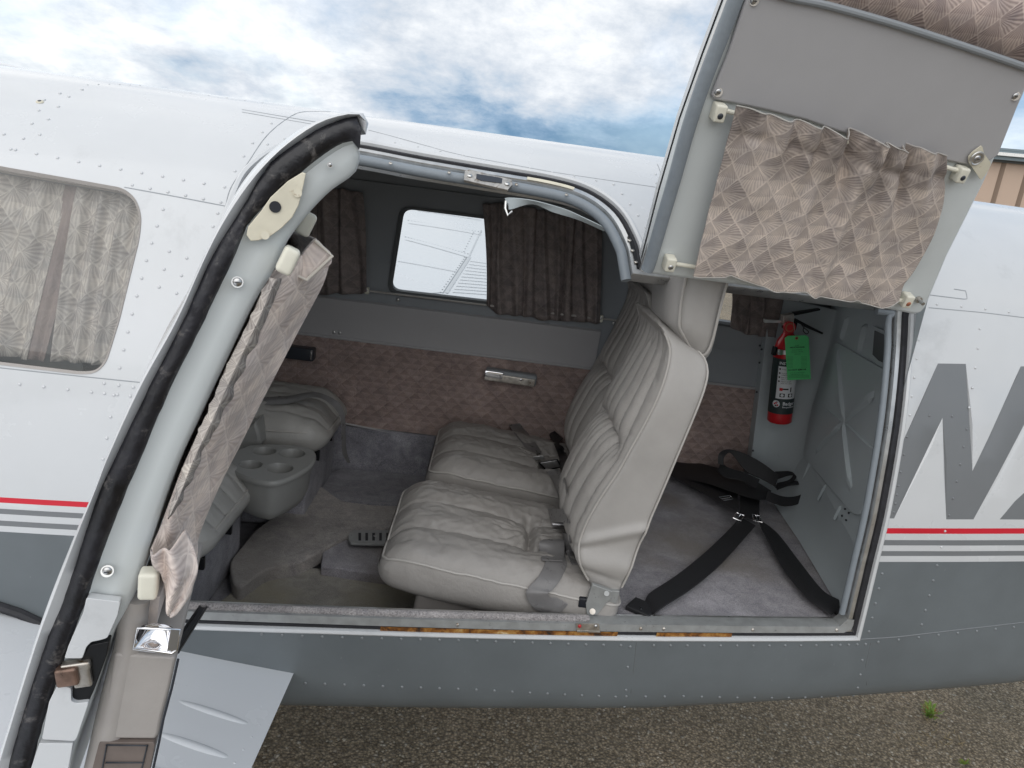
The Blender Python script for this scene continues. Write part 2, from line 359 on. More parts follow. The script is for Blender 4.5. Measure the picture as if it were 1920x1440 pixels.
def resample(pts, n):
    P = [np.array(p, float) for p in pts]; L = [0]
    for a, b_ in zip(P, P[1:]): L.append(L[-1]+np.linalg.norm(b_-a))
    L = np.array(L); A = np.array(P); q = np.linspace(0, L[-1], n)
    return [np.array([np.interp(x, L, A[:, k]) for k in range(A.shape[1])]) for x in q]
# ------------------------------------------------------------------ object kit
THINGS = []
def thing(name, label, cat, base=(0, 0, 0), group=None, kind=None):
    o = bpy.data.objects.new(name, None); sc.collection.objects.link(o); o.location = base; o.empty_display_size = .1
    o['label'] = label; o['category'] = cat
    if group: o['group'] = group
    if kind: o['kind'] = kind
    return o
def wloc(p):
    v = Vector((0, 0, 0))
    while p is not None: v += p.location; p = p.parent
    return v
def obj(name, g, parent=None, label=None, smooth=35, solid=None, bevel=None, merge=True, base=None, sub=0):
    me = bpy.data.meshes.new(name)
    off = wloc(parent) if parent is not None else Vector(base or (0, 0, 0))
    me.from_pydata([tuple(Vector(v)-off) for v in g.v], [], g.f)
    for mn in g.mats: me.materials.append(MT[mn])
    me.polygons.foreach_set('material_index', g.m)
    if g.uv:
        uvl = me.uv_layers.new(name='UVMap')
        for lp in me.loops: uvl.data[lp.index].uv = g.uv.get(lp.vertex_index, (0, 0))
    if merge:
        bm = bmesh.new(); bm.from_mesh(me); bmesh.ops.remove_doubles(bm, verts=bm.verts, dist=.00002)
        bm.to_mesh(me); bm.free()
    me.update()
    for p in me.polygons: p.use_smooth = True
    me.set_sharp_from_angle(angle=R(smooth))
    o = bpy.data.objects.new(name, me); sc.collection.objects.link(o)
    if parent is not None: o.parent = parent
    else: o.location = off
    if label: o['label'] = label
    if bevel:
        mo = o.modifiers.new('bevel', 'BEVEL'); mo.width = bevel; mo.segments = 3; mo.limit_method = 'ANGLE'; mo.angle_limit = R(40)
    if solid:
        mo = o.modifiers.new('solid', 'SOLIDIFY'); mo.thickness = solid; mo.offset = 0
    if sub:
        mo = o.modifiers.new('sub', 'SUBSURF'); mo.levels = sub; mo.render_levels = sub
    return o
def tag(o, label, cat, group=None, kind=None):
    o['label'] = label; o['category'] = cat
    if group: o['group'] = group
    if kind: o['kind'] = kind
    return o
def struct(o): o['kind'] = 'structure'; return o
def screw(g, p, n, r=.004, mat='steel'):
    ax = fr(n); g.ball(Vector(p), (r, r, r*.45), mat, 12, 4, ax, True)
    c = Vector(p)+ax[2]*r*.42
    g.slab([c+ax[0]*r*.5+ax[1]*r*.1, c+ax[0]*r*.5-ax[1]*r*.1, c-ax[0]*r*.5-ax[1]*r*.1, c-ax[0]*r*.5+ax[1]*r*.1], ax[2]*.0004, 'dark_plastic')
def ribbon(g, rows, mat, th=.0016):
    """rows: list of (left 3d, right 3d)"""
    L = catmull([r[0] for r in rows], 6); Rr = catmull([r[1] for r in rows], 6); P = []; Q = []
    for i, (a, b_) in enumerate(zip(L, Rr)):
        a = Vector(a); b_ = Vector(b_); j = min(i+1, len(L)-1); k = max(i-1, 0)
        tg = Vector(L[j])-Vector(L[k]); n = (b_-a).cross(tg)
        n = n.normalized()*th if n.length > 1e-9 else Vector((0, 0, th))
        P.append([a, a-n*.5+(b_-a)*.04, a.lerp(b_, .5)-n*.5, b_-n*.5-(b_-a)*.04, b_, b_+n*.5-(b_-a)*.04, a.lerp(b_, .5)+n*.5, a+n*.5+(b_-a)*.04])
    g.grid(P, mat, closev=True); g.add(P[0], [list(range(8))], mat); g.add(P[-1], [list(range(8))[::-1]], mat)
def cloth(topc, botc, nrm, folds, mat, nu=140, nv=40, uvs=1., seed=0, side=None, uoff=0):
    """grid between two 3-D curves; folds(u,v)->offset along nrm"""
    T = resample(topc, nu); B = resample(botc, nu); nrm = Vector(nrm).normalized(); P = []; U = []
    LT = np.linalg.norm(np.array(T[-1])-np.array(T[0]))*1.12
    for i in range(nu):
        u = i/(nu-1); row = []; ur = []
        for j in range(nv):
            v = j/(nv-1); p = Vector(T[i]).lerp(Vector(B[i]), v)
            if side: p = p+Vector(side(u, v))
            p = p+nrm*folds(u, v)
            row.append(p); ur.append((uoff+u*LT*uvs, -v*(Vector(T[i])-Vector(B[i])).length*uvs))
        P.append(row); U.append(ur)
    g = G(); g.grid(P, mat, U); return g
# ------------------------------------------------------------------ fuselage form
FARY = 1.17
PR = catmull([(0, .505), (.6, .509), (.82, .518), (.915, .538), (.965, .572), (.99, .635), (1, .77), (1, 1.0), (.987, 1.15), (.955, 1.3), (.90, 1.43), (.825, 1.55), (.73, 1.65), (.585, 1.738), (.4, 1.798), (.2, 1.825), (0, 1.832)], 8)
PR = np.array(PR); PL = np.concatenate([[0], np.cumsum(np.linalg.norm(np.diff(PR*np.array([.58, 1]), axis=0), axis=1))]); SMAX = PL[-1]
def prof(s_): return np.interp(s_, PL, PR[:, 0]), np.interp(s_, PL, PR[:, 1])
def tn(x): x_ = min(max(x, -2.2), 1.6); return .14*x_+.03*x_*x_+(.236*(x-1.6) if x > 1.6 else 0)
def kz(x): return 1-.16*max(0, x-.5)-.1*max(0, x-1.5)
def zadj(x, z): return z if z >= .8 else .8-(.8-z)*max(.1, kz(x))
def surf(x, s_, side=1, off=0.):
    h, z = prof(s_); t_ = tn(x); Wd = (FARY-t_)/2; Yc = (FARY+t_)/2
    if side < 0: Wd = FARY-Yc
    p = np.array([x, Yc-side*h*Wd, zadj(x, z)])
    if off:
        ds = .004; a = surf(x, min(SMAX, s_+ds), side); b_ = surf(x, max(0, s_-ds), side); tg = a-b_
        n = np.array([0, -tg[2], tg[1]]) if side > 0 else np.array([0, tg[2], -tg[1]])
        n = n/np.linalg.norm(n)      # outward
        p = p+n*off
    return p
def Yn(x, z, side=1):
    z0 = z if z >= .8 else .8-(.8-z)/max(.1, kz(x))
    z0 = min(max(z0, .506), 1.8318)
    h = np.interp(z0, PR[:, 1], PR[:, 0]); t_ = tn(x); return (FARY+t_)/2-side*h*(FARY-t_)/2
def s_of(x, z):
    z0 = z if z >= .8 else .8-(.8-z)/max(.1, kz(x))
    return float(np.interp(z0, PR[:, 1], PL))
def near(px, py):
    d = ray(px, py); lo = (-.6-CAM[1])/d[1]; hi = (.62-CAM[1])/d[1]; prev = lo
    f = lambda k: (CAM+d*k)[1]-Yn((CAM+d*k)[0], (CAM+d*k)[2])
    ks = np.linspace(lo, hi, 80); k0 = lo
    for k in ks[1:]:
        if f(k) > 0: break
        k0 = k
    a, b_ = k0, k
    for _ in range(30):
        m_ = (a+b_)/2
        if f(m_) > 0: b_ = m_
        else: a = m_
    return CAM+d*a
def far(px, py, inset=.03):
    d = ray(px, py); a = (.6-CAM[1])/d[1]; b_ = (1.4-CAM[1])/d[1]
    f = lambda k: (CAM+d*k)[1]-(Yn((CAM+d*k)[0], (CAM+d*k)[2], -1)-inset)
    for _ in range(40):
        m_ = (a+b_)/2
        if f(m_) > 0: b_ = m_
        else: a = m_
    return CAM+d*a
def xs(p): return (float(p[0]), s_of(p[0], p[2]))
def nxs(px, py): return xs(near(px, py))
def fxs(px, py): return xs(far(px, py))
def dens(poly, d=.02):
    out = []
    for i, a in enumerate(poly):
        b_ = poly[(i+1) % len(poly)]; n = max(1, int(math.hypot(b_[0]-a[0], b_[1]-a[1])/d))
        for k in range(n): out.append((a[0]+(b_[0]-a[0])*k/n, a[1]+(b_[1]-a[1])*k/n))
    return out
def inpoly(p, poly):
    x, y = p; c_ = False; j = len(poly)-1
    for i in range(len(poly)):
        xi, yi = poly[i]; xj, yj = poly[j]
        if (yi > y) != (yj > y) and x < (xj-xi)*(y-yi)/(yj-yi)+xi: c_ = not c_
        j = i
    return c_
def rnd(poly, r, n=5):
    """round corners of polygon in 2d"""
    out = []; N = len(poly); P = [np.array(p, float) for p in poly]
    for i in range(N):
        p = P[i]; a = P[i-1]-p; b_ = P[(i+1) % N]-p; la = np.linalg.norm(a); lb = np.linalg.norm(b_); rr = min(r, la*.45, lb*.45)
        s_ = p+a/la*rr; e = p+b_/lb*rr
        for k in range(n+1):
            u = k/n; out.append(tuple((1-u)**2*s_+2*u*(1-u)*p+u*u*e))
    return out
def skin(x0, x1, s0, s1, holes, regions, mapf, basemat, dx=.05, ds=.03, flip=False, lines=[], uv=False):
    """CDT sheet over (x,s) with holes and painted regions"""
    V = []; E_ = []
    def addp(poly, closed=True):
        o = len(V); V.extend(poly); n = len(poly)
        E_.extend([(o+i, o+(i+1) % n) for i in range(n if closed else n-1)])
    nx = int((x1-x0)/dx); ns_ = int((s1-s0)/ds)
    addp([(x0+(x1-x0)*i/nx, s0) for i in range(nx)]+[(x1, s0+(s1-s0)*i/ns_) for i in range(ns_)]+[(x1-(x1-x0)*i/nx, s1) for i in range(nx)]+[(x0, s1-(s1-s0)*i/ns_) for i in range(ns_)])
    for p in holes: addp(p)
    for p, _ in regions:
        addp([(min(max(a, x0), x1), min(max(b_, s0), s1)) for a, b_ in p])
    for i in range(1, nx):
        for j in range(1, ns_): V.append((x0+(x1-x0)*i/nx, s0+(s1-s0)*j/ns_))
    r = delaunay_2d_cdt([Vector(v) for v in V], E_, [], 0, 1e-5)
    g = G(); vs = [mapf(v[0], v[1]) for v in r[0]]
    by = {}
    for f in r[2]:
        c_ = sum((r[0][k] for k in f), Vector((0, 0)))/len(f)
        if any(inpoly(c_, h) for h in holes): continue
        mat = basemat
        for p, mm in regions:
            if inpoly(c_, p): mat = mm
        by.setdefault(mat, []).append(f)
    o = len(g.v); g.v += [tuple(v) for v in vs]
    for mat, fs in by.items():
        i = g.mi(mat)
        for f in fs:
            f = list(f)
            a, b_, c_ = (r[0][f[0]], r[0][f[1]], r[0][f[2]])
            if ((b_-a).cross(c_-a) < 0) != flip: f = f[::-1]
            g.f.append(f); g.m.append(i)
    if uv:
        for k, v in enumerate(r[0]): g.uv[k] = (v[0], v[1])
    return g
def insetp(poly, d):
    P = [np.array(p, float) for p in poly]; N = len(P); A = sum(P[i][0]*P[(i+1) % N][1]-P[(i+1) % N][0]*P[i][1] for i in range(N)); sg = 1 if A > 0 else -1
    out = []
    for i in range(N):
        a = P[i]-P[i-1]; b_ = P[(i+1) % N]-P[i]
        na = np.array([-a[1], a[0]])/(np.linalg.norm(a)+1e-12)*sg; nb = np.array([-b_[1], b_[0]])/(np.linalg.norm(b_)+1e-12)*sg
        n = na+nb; L = np.linalg.norm(n); n = n/(L+1e-9); k = 1/max(.5, n.dot(na)); out.append(tuple(P[i]+n*d*k))
    return out

def hit(px, py, lift=.004):
    """first built surface behind a pixel of the photograph, lifted towards the viewer"""
    bpy.context.view_layer.update(); dg = bpy.context.evaluated_depsgraph_get(); d = Vector(ray(px, py)).normalized()
    okk, loc, n_, i_, ob, m_ = sc.ray_cast(dg, Vector(CAM)+d*.3, d, distance=20)
    return np.array(loc-d*lift)
# ================================================================== SETTING
gg = G(); N_ = 60
def gpt(i, j):
    f = lambda k: math.copysign((abs(k)/30)**3*1500+abs(k)*.15, k)
    return (f(i-30), f(j-30)+10, 0)
gg.grid([[gpt(i, j) for j in range(61)] for i in range(61)], 'asphalt'); o = obj('ground', gg, merge=False); struct(o)
fg = G(); fg.add([(-400, 60, .02), (900, 60, .02), (900, 1400, .02), (-400, 1400, .02)], [[0, 1, 2, 3]], 'field'); struct(obj('field', fg))
# low far hills
hg = G(); P = []
for i in range(121):
    a = R(-80+160*i/120); d = 900; hh = 16+14*noise.noise(Vector((i*.11, 0, 3)))+5*noise.noise(Vector((i*.5, 2, 3)))
    P.append([(d*math.sin(a), d*math.cos(a), -2), (d*1.02*math.sin(a), d*1.02*math.cos(a), max(4, hh)), (d*1.3*math.sin(a), d*1.3*math.cos(a), -2)])
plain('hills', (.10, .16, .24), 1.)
hg.grid(P, 'hills'); struct(obj('hills', hg))
# ------------------------------------------------------------------ hangar behind the tail
HX, HY, HH = 24.0, 34.0, 5.6
hb = thing('hangar', 'beige corrugated metal hangar with grey eaves behind the tail of the plane', 'hangar', (HX, HY, 0))
hw = G(); L_ = 40; n_ = 400; hd = Vector((math.cos(R(-28)), math.sin(R(-28)), 0)); hn = Vector((-hd.y, hd.x, 0))
P = []
for i in range(n_+1):
    q = i % 10; off = (.0, .0, .012, .0, .012, .0, .012, .0, .07, .07)[q]
    a = Vector((HX, HY, 0))+hd*(L_*i/n_-3)-hn*off; P.append([a, a+Vector((0, 0, HH))])
hw.grid(P, 'siding'); gi = hw.mi('siding_shade')
for i in range(n_):
    if i % 10 in (7, 8): hw.m[i] = gi
a = Vector((HX, HY, 0))-hd*3; b_ = a+hn*20
hw.grid([[b_, b_+Vector((0, 0, HH))], [a, a+Vector((0, 0, HH))]], 'siding')
e_ = Vector((HX, HY, 0))+hd*(L_-3)
hw.grid([[e_, e_+Vector((0, 0, HH))], [e_+hn*20, e_+hn*20+Vector((0, 0, HH))], [b_, b_+Vector((0, 0, HH))]], 'siding')
obj('wall', hw, hb)
hr = G(); a = Vector((HX, HY, HH))-hd*3.4-hn*.5; u = hd*(L_+.8); z_ = Vector((0, 0, 1))
hr.slab([a-z_*.05, a+u-z_*.05, a+u+z_*.35, a+z_*.35], hn*.12, 'hangar_roof')
hr.slab([a+z_*.36, a+u+z_*.36, a+u+hn*10+z_*1.1, a+hn*10+z_*1.1], z_*.1, 'hangar_roof')
hr.slab([a+hn*10+z_*1.1, a+u+hn*10+z_*1.1, a+u+hn*21+z_*.3, a+hn*21+z_*.3], z_*.1, 'hangar_roof')
obj('roof', hr, hb)
gt = G(); gt.slab([a-hn*.14+z_*.12, a-hn*.14+u+z_*.12, a-hn*.14+u+z_*.26, a-hn*.14+z_*.26], hn*.13, 'aluminium'); obj('gutter', gt, hb)
dt = G(); dt.slab([a+hn*.3-z_*.14, a+hn*.3+u-z_*.14, a+hn*.3+u-z_*.04, a+hn*.3-z_*.04], hn*.1, 'seam_dark'); obj('eave_trim', dt, hb)
# ------------------------------------------------------------------ weeds in the tarmac
def weed(px, py, sc_, label, seed, stalks=9):
    rr = random.Random(seed); p0 = aZ(px, py, 0.0)
    t_ = thing('weed', label, 'weed', tuple(p0), 'weeds growing through the tarmac'); lf = G(); st = G()
    for k in range(stalks):
        a = rr.uniform(0, 6.28); L = sc_*rr.uniform(.5, 1.); tip = Vector(p0)+Vector((math.cos(a)*L*.6, math.sin(a)*L*.6, L*rr.uniform(.35, 1.)))
        pts = [Vector(p0), Vector(p0).lerp(tip, .5)+Vector((0, 0, L*.15)), tip]; pts = catmull(pts, 6); st.tube(pts, sc_*.008, 'weed', 5)
        for i in range(2, len(pts)):
            for sg in (-1, 1):
                d = (Vector(pts[i])-Vector(pts[i-1])).normalized(); sd_ = d.cross(Vector((0, 0, 1))).normalized()*sg
                b0 = Vector(pts[i]); ll = sc_*rr.uniform(.16, .3); e = b0+sd_*ll+d*ll*.7+Vector((0, 0, rr.uniform(-.1, .3)*ll)); wd = d.cross(sd_).cross(sd_)*ll*.18
                lf.add([b0, b0.lerp(e, .5)+wd, e, b0.lerp(e, .5)-wd], [[0, 1, 2, 3]], 'weed' if rr.random() > .14 else 'weed_red')
    obj('stem', st, t_); obj('leaf', lf, t_)
weed(1742, 1345, .055, 'small green weed below the tail, nearest the belly of the plane', 3, 14)
weed(1805, 1434, .028, 'tiny green weed in the tarmac at the lower right corner of the photo', 5, 8)
gs = G(); rr = random.Random(12)
for k in range(26):
    p = aZ(1742+rr.gauss(10, 26), 1372+rr.gauss(8, 22), .001); a = rr.uniform(0, 3.1); l_ = rr.uniform(.01, .035)
    gs.tube([p, Vector(p)+Vector((math.cos(a)*l_, math.sin(a)*l_, .004))], .0009, 'field', 5)
tag(obj('dry_grass', gs), 'scattered dry grass straws round the weed on the tarmac', 'dry grass', kind='stuff')
# loose pale pebbles on the tarmac
rr = random.Random(4); pg = G()
plain('pebble', (.36, .33, .27), .8, var=.3, vs=60)
for k in range(260):
    px = rr.uniform(480, 1920); py = rr.uniform(1290, 1445); p = aZ(px, py, 0.002); r_ = rr.uniform(.0018, .0045)*(1+p[1]*.05)
    a = rr.uniform(0, 6.28); ax = (Vector((math.cos(a), math.sin(a), 0)), Vector((-math.sin(a), math.cos(a), 0)), Vector((0, 0, 1)))
    pg.ball(p, (r_*1.5, r_, r_*.5), 'pebble', 6, 3, ax)
tag(obj('loose_gravel', pg), 'pale loose gravel scattered over the dark tarmac', 'gravel', kind='stuff')

# ================================================================== AIRCRAFT
AC = thing('light_aircraft', 'white light aircraft with grey belly, its passenger door and top-hinged cargo door standing open', 'aircraft', (0, .5, 0))
up = lambda px, py: nxs(px, py)
OPp = [(200, 1174), (600, 1188), (1300, 1202), (1612, 1201), (1646, 1061), (1667, 975), (1714, 596), (1722, 553), (1212, 486)]
curve = [(1212, 486), (1203, 448), (1168, 388), (1110, 347), (1037, 325), (914, 304), (790, 283), (678, 262), (600, 254), (545, 262), (500, 281), (455, 318), (432, 362), (415, 410), (400, 455), (310, 780), (200, 1174)]
cvs = catmull([up(*p) for p in curve], 5)
OPS = dens([up(*p) for p in OPp[:-1]], .03)[:-int(max(1, math.hypot(*(np.array(up(*OPp[-2]))-np.array(up(*OPp[0]))))/.03))]
OPS = []
for i in range(len(OPp)-1):
    a, b_ = up(*OPp[i]), up(*OPp[i+1]); n = max(1, int(math.hypot(b_[0]-a[0], b_[1]-a[1])/.03))
    OPS += [(a[0]+(b_[0]-a[0])*k/n, a[1]+(b_[1]-a[1])*k/n) for k in range(n)]
OPS += [tuple(c_) for c_ in cvs[:-1]]
# stripe lines
def sline(yl, yr):
    a = near(80, yl); b_ = near(1790, yr); f = lambda x: a[2]+(b_[2]-a[2])*(x-a[0])/(b_[0]-a[0])
    return lambda x: s_of(x, f(x))
LN = [sline(*p) for p in [(936.9, 990.8), (947, 1001), (958.4, 1013), (968.2, 1023), (980.6, 1033.5), (990.5, 1042.6), (1001.4, 1053.5)]]
def band(a, b_):
    xsx = [i*.2-2.6 for i in range(30)]
    lo = [(x, LN[b_](x)) if b_ is not None else (x, 0.0) for x in xsx]
    return lo+[(x, LN[a](x)) for x in xsx[::-1]]
Z8 = lambda x, y: up(1220+x/2.743, 450+y/2.743)
NPOLY = [Z8(*p) for p in [(1477, 635), (1621, 637), (1655, 1188), (1903, 650), (2060, 650), (1660, 1437), (1520, 1437), (1501, 915), (1252, 1432), (1100, 1432), (1285, 1060)]]
TWO = [Z8(*p) for p in [(1795, 1437), (1872, 1345), (1925, 1296), (2080, 1120), (2140, 1010), (2160, 900), (2130, 820), (2080, 800), (2030, 820), (2000, 890), (1945, 850), (1990, 720), (2080, 655), (2190, 655), (2280, 740), (2290, 900), (2240, 1050), (2150, 1190), (2030, 1340), (2270, 1342), (2235, 1440)]]
WINp = [(-230, 262), (0, 312), (120, 333), (232, 353), (255, 372), (266, 405), (262, 450), (225, 600), (200, 680), (180, 700), (150, 702), (0, 684), (-290, 650)]
WIN = rnd([up(*p) for p in WINp], .02)
WIN2 = rnd([(-1.75, 1.27), (-1.05, 1.27), (-1.0, 1.55), (-1.55, 1.6)], .06)
WIN2 = [(x-.05, s_of(x, z)) for x, z in WIN2]
X0, X1 = -2.2, 2.6
body = skin(X0, X1, 0, SMAX, [OPS, WIN], [(band(0, 1), 'red_paint'), (band(2, 3), 'livery_grey'), (band(4, 5), 'livery_grey'), (band(6, None), 'grey_paint'), (NPOLY, 'livery_grey'), (TWO, 'livery_grey')],
            lambda x, s_: surf(x, s_), 'white_paint')
# far windows traced on the far cabin wall
FW1 = rnd([fxs(*p) for p in [(757, 380), (1105, 425), (1120, 588), (732, 543)]], .035)
FW2 = rnd([fxs(*p) for p in [(1212, 430), (1420, 465), (1420, 610), (1176, 577)]], .03)
FW0 = rnd([fxs(*p) for p in [(395, 330), (640, 365), (600, 525), (330, 490)]], .035)
fs_ = skin(X0, X1, 0, SMAX, [FW0, FW1, FW2], [], lambda x, s_: surf(x, s_, -1), 'white_paint', dx=.08, ds=.04, flip=True)
o_ = len(body.v); body.v += fs_.v
for f, m_ in zip(fs_.f, fs_.m): body.f.append([o_+k for k in f]); body.m.append(body.mi(fs_.mats[m_]))
# closed ends beyond the picture: cowling and tail cone
def ring(x, k, dz=0):
    P = []
    for side in (1, -1):
        for q in (range(0, 24) if side > 0 else range(24, 0, -1)):
            p = surf(x, SMAX*q/24, side); c_ = np.array([x, (FARY+tn(min(x, 2.6)))/2, 1.1+dz]); P.append(tuple(c_+(p-c_)*k))
    return P
XT = [(2.6, 1, 0), (3.6, .78, .08), (4.8, .5, .18), (5.9, .28, .27), (6.0, .02, .27)]
body.grid([[(x,)+tuple(np.array(ring(2.6, k, dz)[j])[1:]) for j in range(48)] for x, k, dz in XT], 'white_paint', closev=True, flip=True)
XN = [(-2.2, 1, 0), (-2.5, .86, -.1), (-3.3, .78, -.12), (-3.9, .62, -.12), (-4.0, .1, -.12)]
body.grid([[(x,)+tuple(np.array(ring(-2.2, k, dz)[j])[1:]) for j in range(48)] for x, k, dz in XN], 'white_paint', closev=True)
# ---- panel joints (thin raised lap edges)
def strip_on(g, pts, wid, mat, off=.0006, side=1):
    """pts in (x,s)"""
    pts = resample(pts, max(8, int(len(pts)*4))); P = []
    for i, p in enumerate(pts):
        a = pts[max(0, i-1)]; b_ = pts[min(len(pts)-1, i+1)]; d = (b_-a)/np.linalg.norm(b_-a); n = np.array([-d[1], d[0]])*wid/2
        P.append([surf(p[0]-n[0], p[1]-n[1], side, off*.2), surf(p[0], p[1], side, off), surf(p[0]+n[0], p[1]+n[1], side, off*.2)])
    g.grid(P, mat, flip=(side > 0))
sm = G(); z1 = lambda x, y: up(x/2.743, y/2.743); z2 = lambda x, y: up(x/2.743, 480+y/2.743); zr = lambda x, y: up(1220+x/2.743, 915+y/2.743); z6 = lambda x, y: up(600+x/2.743, 900+y/2.743); z4 = lambda x, y: up(600+x/2.743, 180+y/2.743)
strip_on(sm, [z1(640, 963), z1(900, 1010), z1(1160, 1060)], .002, 'seam')
strip_on(sm, [z2(0, 575), z2(350, 612), z2(720, 650)], .002, 'seam')
strip_on(sm, catmull([z1(1160, 1060), z1(1190, 960), z1(1280, 830), z1(1370, 700), z1(1470, 615), z1(1560, 575), z1(1700, 575)], 5), .0018, 'seam')
strip_on(sm, [Z8(1430, 348), Z8(1700, 372), Z8(1960, 404)], .002, 'seam')
strip_on(sm, [z6(1628, 835), z6(1600, 1080), z6(1585, 1192)], .002, 'seam_dark')
strip_on(sm, [zr(1132, 795), zr(1100, 940), zr(1062, 1100)], .002, 'seam_dark')
strip_on(sm, [zr(1080, 778), zr(1250, 768), zr(1600, 727), zr(1960, 686)], .0035, 'livery_grey', .0012)
strip_on(sm, [z4(250, 175), z4(700, 300), z4(1200, 392), z4(1790, 478)], .0016, 'seam')
strip_on(sm, [z4(1735, 350), z4(1760, 430), z4(1790, 560)], .0016, 'seam')
strip_on(sm, [z1(1245, 563), z1(1700, 640)], .0026, 'seam'); strip_on(sm, [z1(1245, 576), z1(1700, 655)], .0016, 'seam')
strip_on(sm, [Z8(1430, 282), Z8(1628, 306), Z8(1622, 262), Z8(1560, 252)], .0022, 'seam')
# drip rail: a real raised moulding
plain('rivet_grey', (.20, .215, .225), .3)
# ---- rivets
rv = G()
def rivets(pts, n, mat='white_paint', r=.0031, side=1):
    if mat == 'grey_paint': r = .0036; mat = 'rivet_grey'
    for p in resample(pts, n):
        c_ = surf(p[0], p[1], side, 0); n_ = surf(p[0], p[1], side, .01)-c_; rv.ball(c_, (r, r, r*.7), mat, 10, 4, fr(n_), True)
rivets([z1(-140, 730), z1(50, 765), z1(480, 847), z1(880, 915), z1(1155, 962)], 13)
rivets([z1(680, 952), z1(1135, 1040)], 6)
rivets([z2(-150, 640), z2(110, 660), z2(470, 700)], 6); rivets([z2(535, 655), z2(685, 675)], 3); rivets([z2(470, 700), z2(670, 720)], 4)
rivets([z1(838, 1077), z1(805, 1170), z1(750, 1350), z2(725, 125), z2(655, 400), z2(615, 575)], 10)
rivets([z1(1120, 1097), z1(1095, 1165)], 2); rivets([z1(870, 1293), z2(843, 70), z2(818, 160)], 3); rivets([z1(960, 1327), z2(933, 100), z2(908, 192)], 3)
rivets([z2(585, 715), z2(560, 880), z2(530, 1045)], 4)
rivets([z1(20, 690), z1(55, 767)], 2); rivets([z1(120, 712), z1(152, 655), z1(186, 603), z1(237, 497), z1(308, 480)], 5); rivets([z1(205, 692), z1(250, 610), z1(305, 543), z1(360, 493), z1(422, 461)], 5)
rivets([z1(1155, 962), z1(1198, 898), z1(1237, 830), z1(1290, 747), z1(1345, 684), z1(1395, 635)], 6)
rivets([z1(1375, 742), z1(1463, 714)], 2)
rivets([Z8(1388, 420), Z8(1365, 628), Z8(1342, 808), Z8(1333, 900)], 6); rivets([Z8(1318, 1012), Z8(1285, 1193)], 3, 'livery_grey'); rivets([Z8(1274, 1264), Z8(1250, 1400)], 4, 'livery_grey')
rivets([Z8(1692, 456), Z8(1638, 862)], 5); rivets([Z8(1625, 973), Z8(1535, 1415)], 6, 'livery_grey')
rivets([Z8(1472, 330), Z8(1703, 352), Z8(1960, 385)], 5)
rivets([Z8(1434, 903), Z8(1550, 906)], 2, 'livery_grey')
rivets([zr(1472, 398), zr(1393, 702)], 5, 'grey_paint'); rivets([zr(1190, 440), zr(1122, 738)], 5, 'grey_paint'); rivets([zr(1514, 222), zr(1495, 304)], 2)
rivets([zr(1170, 792), zr(1310, 776), zr(1460, 758), zr(1960, 705)], 9, 'grey_paint')
rivets([z6(-300, 792), z6(85, 808), z6(770, 825), z6(1547, 850)], 20, 'grey_paint'); rivets([z6(1595, 857), z6(1716, 850)], 2, 'grey_paint')
rivets([z6(1716, 850), zr(15, 808), zr(930, 808)], 12, 'grey_paint'); rivets([zr(930, 808), zr(1105, 803)], 5, 'grey_paint')
rivets([z6(-280, 1035), z6(8, 1047), z6(770, 1076), z6(1520, 1114)], 20, 'grey_paint')
rivets([z6(1575, 1112), zr(160, 1070), zr(1042, 1067)], 14, 'grey_paint')
rivets([z6(1582, 962), z6(1575, 1038), z6(1565, 1165)], 3, 'grey_paint'); rivets([zr(1088, 885), zr(1042, 1067)], 4, 'grey_paint')
rivets([z4(1510, 455), z4(1632, 608), z4(1675, 675)], 5); rivets([z4(1725, 403), z4(1728, 560)], 4); rivets([z4(385, 240), z4(920, 340), z4(1420, 435)], 10, r=.0024)
rivets([z1(980, 478), z1(1350, 528)], 5, r=.002); rivets([z1(450, 436), z1(720, 440)], 6, r=.002)
body.join(sm); body.join(rv)
obj('fuselage_skin', body, AC, smooth=30, label='white fuselage skin with grey belly, thin red and grey stripes and a large grey registration letter')
# ---- open hole with a rusty rim on the roof and aerial fairing
hp = near(205/2.743, 524/2.743); ho = G(); q = xs(hp); c_ = surf(q[0], q[1]); n_ = surf(q[0], q[1], 1, .01)-c_; ax = fr(n_)
ho.ball(c_, (.008, .0065, .003), 'cream_primer', 14, 4, ax, True); ho.ball(Vector(c_)+ax[2]*.0018, (.0045, .004, .0016), 'dark_plastic', 10, 3, ax, True); obj('plug', ho, AC)
rs = G(); rs.tube([near(x, y)+np.array([0, -.004, 0]) for x, y in ((-120, 1100), (0, 1135), (40, 1148), (78, 1166), (120, 1185))], .010, 'rubber', 8); obj('wing_root_seal', rs, AC)
af = G(); P = []
for i in range(13):
    u = i/12; x = -1.78+.63*u; hh = .042*math.sin(math.pi*min(1, u*1.0))**.6*(1-.4*u); wy = .16*math.sin(math.pi*u)**.5+.001
    P.append([(x, .60+wy*math.cos(a), 1.826+hh*math.sin(a)) for a in [math.pi*k/10 for k in range(11)]])
af.grid(P, 'white_paint', flip=True); obj('roof_fairing', af, AC)
